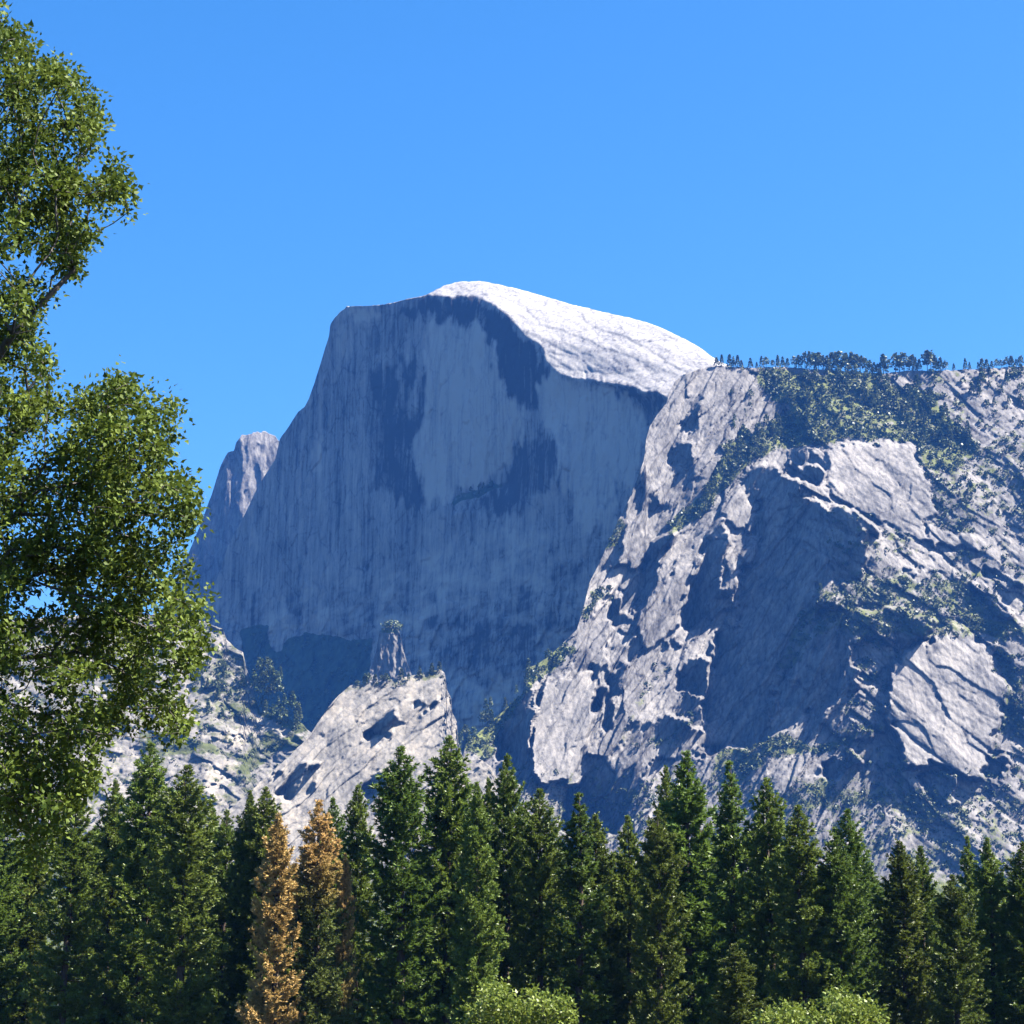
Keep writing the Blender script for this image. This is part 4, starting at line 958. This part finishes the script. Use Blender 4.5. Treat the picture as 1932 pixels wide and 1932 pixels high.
# u of the tip, v of the tip, distance, crown half-width in photo units, variant, foliage, label
G, DEAD, TURN, TURN2 = M_NEEDLE, M_DEAD, M_TURN, M_TURN2
CONIFERS = [
    (2, 1512, 236, 52, 0, G, "green conifer cut by the left picture edge, below the oak"),
    (62, 1560, 246, 52, 3, G, "dark conifer under the oak's hanging lower branches, nearest the left edge"),
    (142, 1478, 228, 58, 5, G, "broad green conifer directly beneath the oak's lower boughs"),
    (219, 1474, 240, 44, 1, G, "narrow conifer in the gap between the oak's boughs and the tall left conifer"),
    (284, 1403, 232, 56, 2, G, "tallest conifer of the left group, standing right of the oak"),
    (354, 1446, 224, 54, 4, G, "broad green conifer with pointed tip, right neighbour of the tallest left conifer"),
    (402, 1524, 252, 34, 6, G, "small conifer tip peeping left of the dark conifer pair beside the orange tree"),
    (428, 1530, 246, 38, 7, G, "short conifer just left of the twin-topped dark pair beside the orange tree"),
    (473, 1494, 238, 44, 3, G, "left one of the two dark conifers beside the orange dead tree"),
    (502, 1487, 236, 44, 0, G, "right one of the two dark conifers, just behind the orange dead tree"),
    (525, 1536, 221, 44, 1, DEAD, "orange-brown dead conifer standing among green ones at left centre"),
    (602, 1512, 224, 50, 5, TURN, "conifer with rust-brown top and green lower half right of the orange dead tree"),
    (628, 1507, 250, 36, 2, G, "thin dark conifer behind the brown-topped conifer"),
    (652, 1612, 226, 20, 4, TURN2, "slender half-brown conifer right of the brown-topped one"),
    (676, 1482, 244, 42, 6, G, "narrow dark conifer between the brown-topped tree and the broad centre conifer"),
    (757, 1411, 228, 62, 7, G, "broad tall conifer immediately left of the tallest centre conifer"),
    (848, 1391, 232, 62, 0, G, "tallest conifer at the picture's centre with a sharp pointed top"),
    (901, 1478, 222, 44, 3, G, "green conifer directly right of the tallest centre conifer"),
    (922, 1470, 240, 38, 1, G, "slim conifer behind the green one left of the narrow-pointed centre conifer"),
    (957, 1426, 234, 48, 2, G, "narrow-pointed tall conifer, second tall tip right of the tallest centre one"),
    (1018, 1490, 230, 48, 4, G, "green conifer behind the left yellow-green bush, right of the narrow-pointed one"),
    (1092, 1498, 226, 58, 8, G, "thin-topped sparse conifer showing its trunk right of the left bush"),
    (1124, 1537, 238, 46, 6, G, "lower conifer tip leaning on the right of the sparse thin-topped conifer"),
    (1184, 1541, 240, 42, 5, G, "short-pointed conifer midway between the sparse conifer and the tall right pair"),
    (1240, 1530, 224, 46, 7, G, "light green conifer at the lower left of the tall broad right conifer"),
    (1256, 1448, 246, 40, 1, G, "slim conifer tip touching the left side of the tall broad right conifer"),
    (1294, 1420, 232, 60, 3, G, "tall broad conifer, highest tip in the right half of the treeline"),
    (1376, 1438, 236, 52, 8, G, "tall thin-foliaged brownish conifer right of the highest right-hand tip"),
    (1446, 1470, 232, 52, 0, G, "dark pointed conifer, third tall tip in the right half"),
    (1506, 1522, 226, 52, 5, G, "olive-green conifer right of the dark third tip"),
    (1598, 1529, 240, 46, 2, G, "taller rear one of the two conifers above the right yellow-green bush"),
    (1577, 1578, 226, 44, 4, G, "shorter front conifer leaning on the taller one above the right bush"),
    (1696, 1588, 228, 52, 6, G, "rounded conifer right of the pair above the right bush"),
    (1736, 1598, 236, 40, 1, G, "narrow conifer attached to the right of the rounded conifer"),
    (1796, 1652, 222, 44, 7, G, "low light green conifer near the right edge, shortest tip of the treeline"),
    (1824, 1580, 246, 40, 8, G, "thin dark conifer tip behind the low light green one near the right edge"),
    (1861, 1583, 230, 50, 3, G, "full green conifer, second from the right picture edge"),
    (1930, 1590, 228, 46, 0, G, "conifer cut by the right picture edge"),
    (1386, 1782, 200, 46, 5, G, "short young conifer in front of the brownish one, low in the treeline"),
    (706, 1760, 262, 60, 6, G, "dark rear conifer filling the gap left of the broad tall centre conifer"),
    (1150, 1640, 262, 60, 2, G, "dark rear conifer filling the gap right of the sparse conifer"),
    (560, 1640, 262, 56, 7, G, "dark rear conifer filling the gap between the orange and brown-topped trees"),
    (1640, 1640, 262, 60, 0, G, "dark rear conifer filling the gap left of the rounded conifer"),
    (1765, 1690, 262, 56, 4, G, "dark rear conifer filling the gap left of the low light green conifer"),
    (800, 1600, 262, 60, 3, G, "dark rear conifer between the broad and the tallest centre conifers"),
    (32, 1590, 280, 60, 6, G, "dark rear conifer between the left-edge conifer and the one under the oak"),
    (182, 1560, 282, 56, 1, G, "dark rear conifer left of the narrow conifer beside the oak's boughs"),
    (252, 1570, 284, 56, 4, G, "dark rear conifer between the narrow conifer and the tallest left one"),
    (385, 1610, 286, 56, 2, G, "dark rear conifer behind the small tip left of the dark pair"),
    (452, 1620, 284, 50, 0, G, "dark rear conifer behind the short one left of the dark pair"),
    (640, 1650, 284, 54, 3, G, "dark rear conifer behind the slender half-brown conifer"),
    (870, 1560, 284, 60, 6, G, "dark rear conifer right behind the tallest centre conifer"),
    (985, 1570, 284, 58, 5, G, "dark rear conifer right of the narrow-pointed tall centre conifer"),
    (1058, 1610, 284, 58, 1, G, "dark rear conifer left of the sparse thin-topped conifer"),
    (1212, 1620, 284, 58, 7, G, "dark rear conifer between the short-pointed and the light green conifers"),
    (1336, 1560, 284, 58, 2, G, "dark rear conifer between the highest right tip and the brownish conifer"),
    (1412, 1570, 284, 58, 4, G, "dark rear conifer between the brownish and the dark third-tip conifers"),
    (1480, 1590, 284, 58, 6, G, "dark rear conifer between the dark third tip and the olive-green conifer"),
    (1545, 1640, 284, 58, 3, G, "dark rear conifer right of the olive-green conifer"),
    (1893, 1660, 284, 58, 5, G, "dark rear conifer between the last two conifers at the right edge"),
    (320, 1600, 262, 60, 5, G, "dark rear conifer between the two tall left conifers"),
]
crown_cache = {}
for i, (u, v, Y, hw, var, mat, lab) in enumerate(CONIFERS):
    tr, cr = SPARSE if var == 8 else VARIANTS[var]
    top = at(u, v, Y)
    root = add("conifer_tree", None, label=lab, category="tree", group="conifers of the treeline", loc=(top[0], top[1], 0))
    key = (var, mat.name)
    if key not in crown_cache:
        c = cr.copy(); c.materials.clear(); c.materials.append(mat); crown_cache[key] = c
    sz = top[2] / 34.0
    sx = hw * random.uniform(0.95, 1.1) * metres_per_unit(v, Y) / 2.55
    root.scale = (sx, sx, sz)
    root.rotation_euler = (0, 0, random.uniform(0, 6.28))
    add("trunk", tr, parent=root)
    add("crown", crown_cache[key], parent=root)

# ------------------------------------------------------------------ broad-leaved trees and bushes
def leafy(points, base, seed, leaf, per, spread, trunk_r, step_up=0.0):
    """limbs grown from the base through the twig points (each joins the nearest one already reached), and leaves round every twig end"""
    q = np.random.default_rng(seed)
    pts = np.concatenate([np.asarray(base, float), points]); nb = len(base); n = len(pts)
    parent = np.full(n, -1); parent[1:nb] = np.arange(nb - 1)
    start = pts[nb - 1]
    order = np.argsort(np.linalg.norm(points - start, axis=1)) + nb
    done = list(range(nb)); cost = np.full(n, np.inf)
    cost[:nb] = np.linalg.norm(pts[:nb] - start, axis=1) * 0.0
    for k in order:
        dj = np.array(done)
        d = np.linalg.norm(pts[dj] - pts[k], axis=1) + 0.35 * cost[dj] + (dj < nb - 3) * 2.0
        j = dj[np.argmin(d)]
        parent[k] = j; cost[k] = cost[j] + np.linalg.norm(pts[j] - pts[k]); done.append(k)
    load = np.ones(n)
    for k in reversed(done):
        if parent[k] >= 0: load[parent[k]] += load[k]
    rad = 0.006 + trunk_r * (load / load.max()) ** 0.62
    V_, F_ = [], []
    for k in range(1, n):
        j = parent[k]
        a, b = pts[j], pts[k]
        mid = (a + b) / 2 + q.normal(size=3) * 0.06 * np.linalg.norm(b - a)
        tube([a, mid, b], [min(rad[j], rad[k] * 1.6), rad[k] * 1.1, rad[k]], 8 if rad[k] > 0.06 else 3, V_, F_)
    m = len(points)
    c = np.repeat(points, per, 0)
    off = q.normal(size=(m * per, 3)) * spread
    c = c + off
    out = off / (np.linalg.norm(off, axis=1)[:, None] + 1e-6)
    d = out * 0.7 + q.normal(size=off.shape) * 0.7 + np.array([0, 0, -0.15]); d /= np.linalg.norm(d, axis=1)[:, None]
    side = np.cross(d, q.normal(size=off.shape) * 0.8 + np.array([0, 0, 1.0])); side /= np.linalg.norm(side, axis=1)[:, None]
    nor = np.cross(side, d)
    L = leaf * (0.7 + 0.6 * q.random(len(c)))[:, None]; W = L * 0.36
    v = np.stack([c, c + d * L * 0.35 + side * W + nor * L * 0.07, c + d * L * 0.55 + side * W * 0.55, c + d * L,
                  c + d * L * 0.55 - side * W * 0.55, c + d * L * 0.35 - side * W + nor * L * 0.07], 1)
    verts = v.reshape(-1, 3)
    i0 = np.arange(len(c))[:, None] * 6
    faces = np.concatenate([i0 + np.array([[0, 1, 2, 3]]), i0 + np.array([[0, 3, 4, 5]])])
    tint = np.repeat(np.clip(0.55 * np.repeat(q.random(m), per) + 0.45 * q.random(len(c)), 0, 1), 6)
    return mesh_from("limbs", np.array(V_), np.array(F_), smooth=True), mesh_from("leaves", verts, faces, {'tint': tint})

OAK = (P('O1', [(-60, 10), (100, 90), (50, 180), (80, 270), (190, 240), (240, 195), (310, 280), (350, 420), (345, 540), (410, 570), (480, 480), (520, 500), (490, 580), (600, 500), (740, 650), (760, 750), (850, 780), (975, 790), (905, 870), (870, 980), (940, 1050), (780, 1090), (650, 1130), (820, 1140), (870, 1220), (1020, 1350), (1050, 1450), (1140, 1580), (1100, 1740), (1010, 1690), (1040, 1640), (950, 1610), (900, 1740), (800, 1700), (730, 1600), (660, 1560), (680, 1700), (760, 1780), (800, 1900)])
       + P('O2', [(790, 30), (740, 150), (650, 310), (540, 220), (490, 200), (490, 370), (520, 560), (600, 660), (700, 710), (540, 760), (430, 740), (385, 830), (380, 930), (450, 950), (395, 1000), (500, 1100), (370, 1160), (380, 1250), (530, 1360), (510, 1510), (420, 1600), (260, 1590), (270, 1660), (370, 1700), (500, 1600), (620, 1520), (640, 1390), (760, 1240), (1010, 1160), (1250, 1200), (1230, 1330), (1340, 1370), (1540, 1280), (1500, 1400), (1470, 1530), (1510, 1660), (1400, 1720), (1390, 1800), (1520, 1820), (1540, 1900)])
       + P('O3', [(1540, 60), (1690, 130), (1680, 280), (1640, 380), (1620, 520), (1600, 750), (1560, 860), (1700, 950), (1770, 1090), (1690, 1180), (1690, 1350), (1740, 1430), (1590, 1600), (1510, 1520), (1480, 1600), (1400, 1680), (1520, 1750), (1580, 1932)])
       + P('O4', [(1050, 60), (1080, 220), (1030, 310), (980, 320), (900, 270), (820, 270), (790, 320), (720, 370), (640, 340), (580, 370), (530, 350), (590, 480), (580, 560), (560, 620), (470, 660), (400, 740), (380, 830), (330, 900), (280, 1000), (250, 1120), (200, 1080), (160, 900), (120, 760), (0, 700), (-60, 700)]))
OAK_GAPS = [P('O3', [(90, 960), (230, 910), (330, 960), (540, 940), (600, 1080), (520, 1110), (330, 1100), (100, 1090)]),
            P('O3', [(200, 1300), (340, 1280), (380, 1450), (330, 1560), (230, 1460)]),
            P('O3', [(20, 1620), (200, 1620), (480, 1640), (480, 1800), (330, 1900), (60, 1850), (0, 1760)]),
            P('O1', [(350, 1230), (420, 1340), (380, 1380), (330, 1320)]), P('O2', [(180, 500), (270, 450), (300, 560), (220, 600)]),
            P('O1', [(580, 1540), (660, 1560), (650, 1680), (570, 1690)]), P('O1', [(440, 860), (480, 880), (440, 930), (380, 900)]),
            P('O3', [(1200, 480), (1350, 560), (1380, 640), (1300, 640)]), P('O3', [(1380, 1400), (1480, 1480), (1540, 1640), (1400, 1680), (1380, 1560)])]
OAK_Y = 56.0
def oak_points(n, seed):
    q = np.random.default_rng(seed)
    poly = np.asarray([(a - 12, b) for a, b in OAK] + [(-460, 1640), (-520, 700), (-380, 0), (-240, -60)])
    lo, hi = poly.min(0), poly.max(0); got = []
    while len(got) < n:
        c = lo + (hi - lo) * q.random((3000, 2))
        k = inside(poly, c[:, 0], c[:, 1])
        for gpoly in OAK_GAPS:
            k &= ~(inside(gpoly, c[:, 0], c[:, 1]) & (q.random(len(c)) < 0.93))
        lob = fbm(c[:, 0] / 34, c[:, 1] / 26, 3, 140)
        k &= lob + 0.40 * q.random(len(c)) > 0.02
        k &= (c[:, 0] > -15) | (q.random(len(c)) < 0.45)
        c = c[k]
        got += list(c)
    c = np.array(got[:n])
    lob = fbm(c[:, 0] / 75, c[:, 1] / 60, 2, 141)
    cover = np.clip((c[:, 0] + 500) / 900, 0, 1)
    depth = (3.6 * (1 - cover) + 1.6)
    Y = OAK_Y + lob * 3.0 + depth * (q.random(n) * 2 - 1)
    return at(c[:, 0], c[:, 1], Y)
op = oak_points(2700, 61)
ox = at(-300, 1640, OAK_Y)[0]
obase = [(ox, OAK_Y, -0.2), (ox + 0.1, OAK_Y, 2.0), (ox + 0.3, OAK_Y + 0.2, 4.5), (ox + 0.5, OAK_Y + 0.2, 7.0), (ox + 0.9, OAK_Y, 9.5), (ox + 1.1, OAK_Y, 12.0), (ox + 1.0, OAK_Y, 15.0)]
limbs, leaves = leafy(op, obase, 62, 0.155, 42, 0.165, 0.40)
M_OAK = leaf_material("oak_leaves", (0.020, 0.044, 0.007), (0.15, 0.195, 0.028), trans=0.25, rough=0.55, spec=0.12, noise=0.5)
M_OAKBARK = bark_material("oak_bark", (0.03, 0.025, 0.02), (0.10, 0.085, 0.07))
oak = add("oak_tree", None, label="large leafy oak reaching in from the left edge, nearest tree to the viewer", category="tree")
add("trunk", limbs, M_OAKBARK, parent=oak)
add("crown", leaves, M_OAK, parent=oak)

M_BUSH = leaf_material("bush_leaves", (0.055, 0.095, 0.012), (0.23, 0.275, 0.04), trans=0.3, rough=0.45, noise=0.9)
def bush(outline, Y, seed, n, label):
    q = np.random.default_rng(seed); poly = np.asarray(outline, float); lo, hi = poly.min(0), poly.max(0); got = []
    while len(got) < n:
        c = lo + (hi - lo) * q.random((1500, 2)); got += list(c[inside(poly, c[:, 0], c[:, 1]) & (fbm(c[:, 0] / 22, c[:, 1] / 16, 2, seed + 3) + 0.35 * q.random(len(c)) > -0.08)])
    c = np.array(got[:n]); mid = (lo[0] + hi[0]) / 2; half = (hi[0] - lo[0]) / 2
    bulge = np.sqrt(np.clip(1 - ((c[:, 0] - mid) / half) ** 2, 0.05, 1)) * half * metres_per_unit(1900, Y) * 0.8
    p = at(c[:, 0], c[:, 1], Y + bulge * (q.random(n) * 2 - 1) + 0.8 * fbm(c[:, 0] / 25, c[:, 1] / 25, 2, seed))
    x = at(mid, 1900, Y)[0]
    root = add("leafy_bush", None, label=label, category="bush", group="yellow-green bushes at the treeline foot")
    l_, f_ = leafy(p, [(x, Y, -0.1), (x, Y, 0.6), (x + 0.1, Y, 1.2)], seed + 1, 0.22, 20, 0.24, 0.10)
    add("stems", l_, M_OAKBARK, parent=root); add("foliage", f_, M_BUSH, parent=root)
bush([(868, 2040), (872, 1925), (880, 1905), (905, 1890), (912, 1868), (930, 1857), (955, 1866), (975, 1874), (1000, 1872), (1030, 1886), (1062, 1884), (1078, 1905), (1086, 1940), (1086, 2040)], 118, 71, 620,
     "rounded yellow-green bush at the bottom centre before the conifers")
bush([(1420, 2040), (1424, 1926), (1450, 1915), (1478, 1900), (1500, 1896), (1520, 1905), (1545, 1900), (1560, 1880), (1590, 1872), (1608, 1884), (1618, 1895), (1632, 1888), (1655, 1900), (1664, 1925), (1668, 2040)], 122, 75, 700,
     "wide lumpy yellow-green bush at the bottom right before the conifers")

# ------------------------------------------------------------------ the air
m, n, l = new_mat("valley_haze")
out = n.new("ShaderNodeOutputMaterial"); pv = n.new("ShaderNodeVolumePrincipled")
pv.inputs['Color'].default_value = HAZE_COLOR; pv.inputs['Density'].default_value = HAZE_DENSITY; pv.inputs['Anisotropy'].default_value = 0.0
l.new(pv.outputs[0], out.inputs['Volume'])
hx, hy0, hy1, hz0, hz1 = 6500, -700, 8600, -3.0, 1620.0
hv = [(sx * hx, y, z) for z in (hz0, hz1) for y in (hy0, hy1) for sx in (-1, 1)]
hf = [(0, 2, 3, 1), (4, 5, 7, 6), (0, 1, 5, 4), (2, 6, 7, 3), (0, 4, 6, 2), (1, 3, 7, 5)]
add("haze", mesh_from("haze", hv, hf), m, kind="stuff", label="thin blue haze filling the valley air")
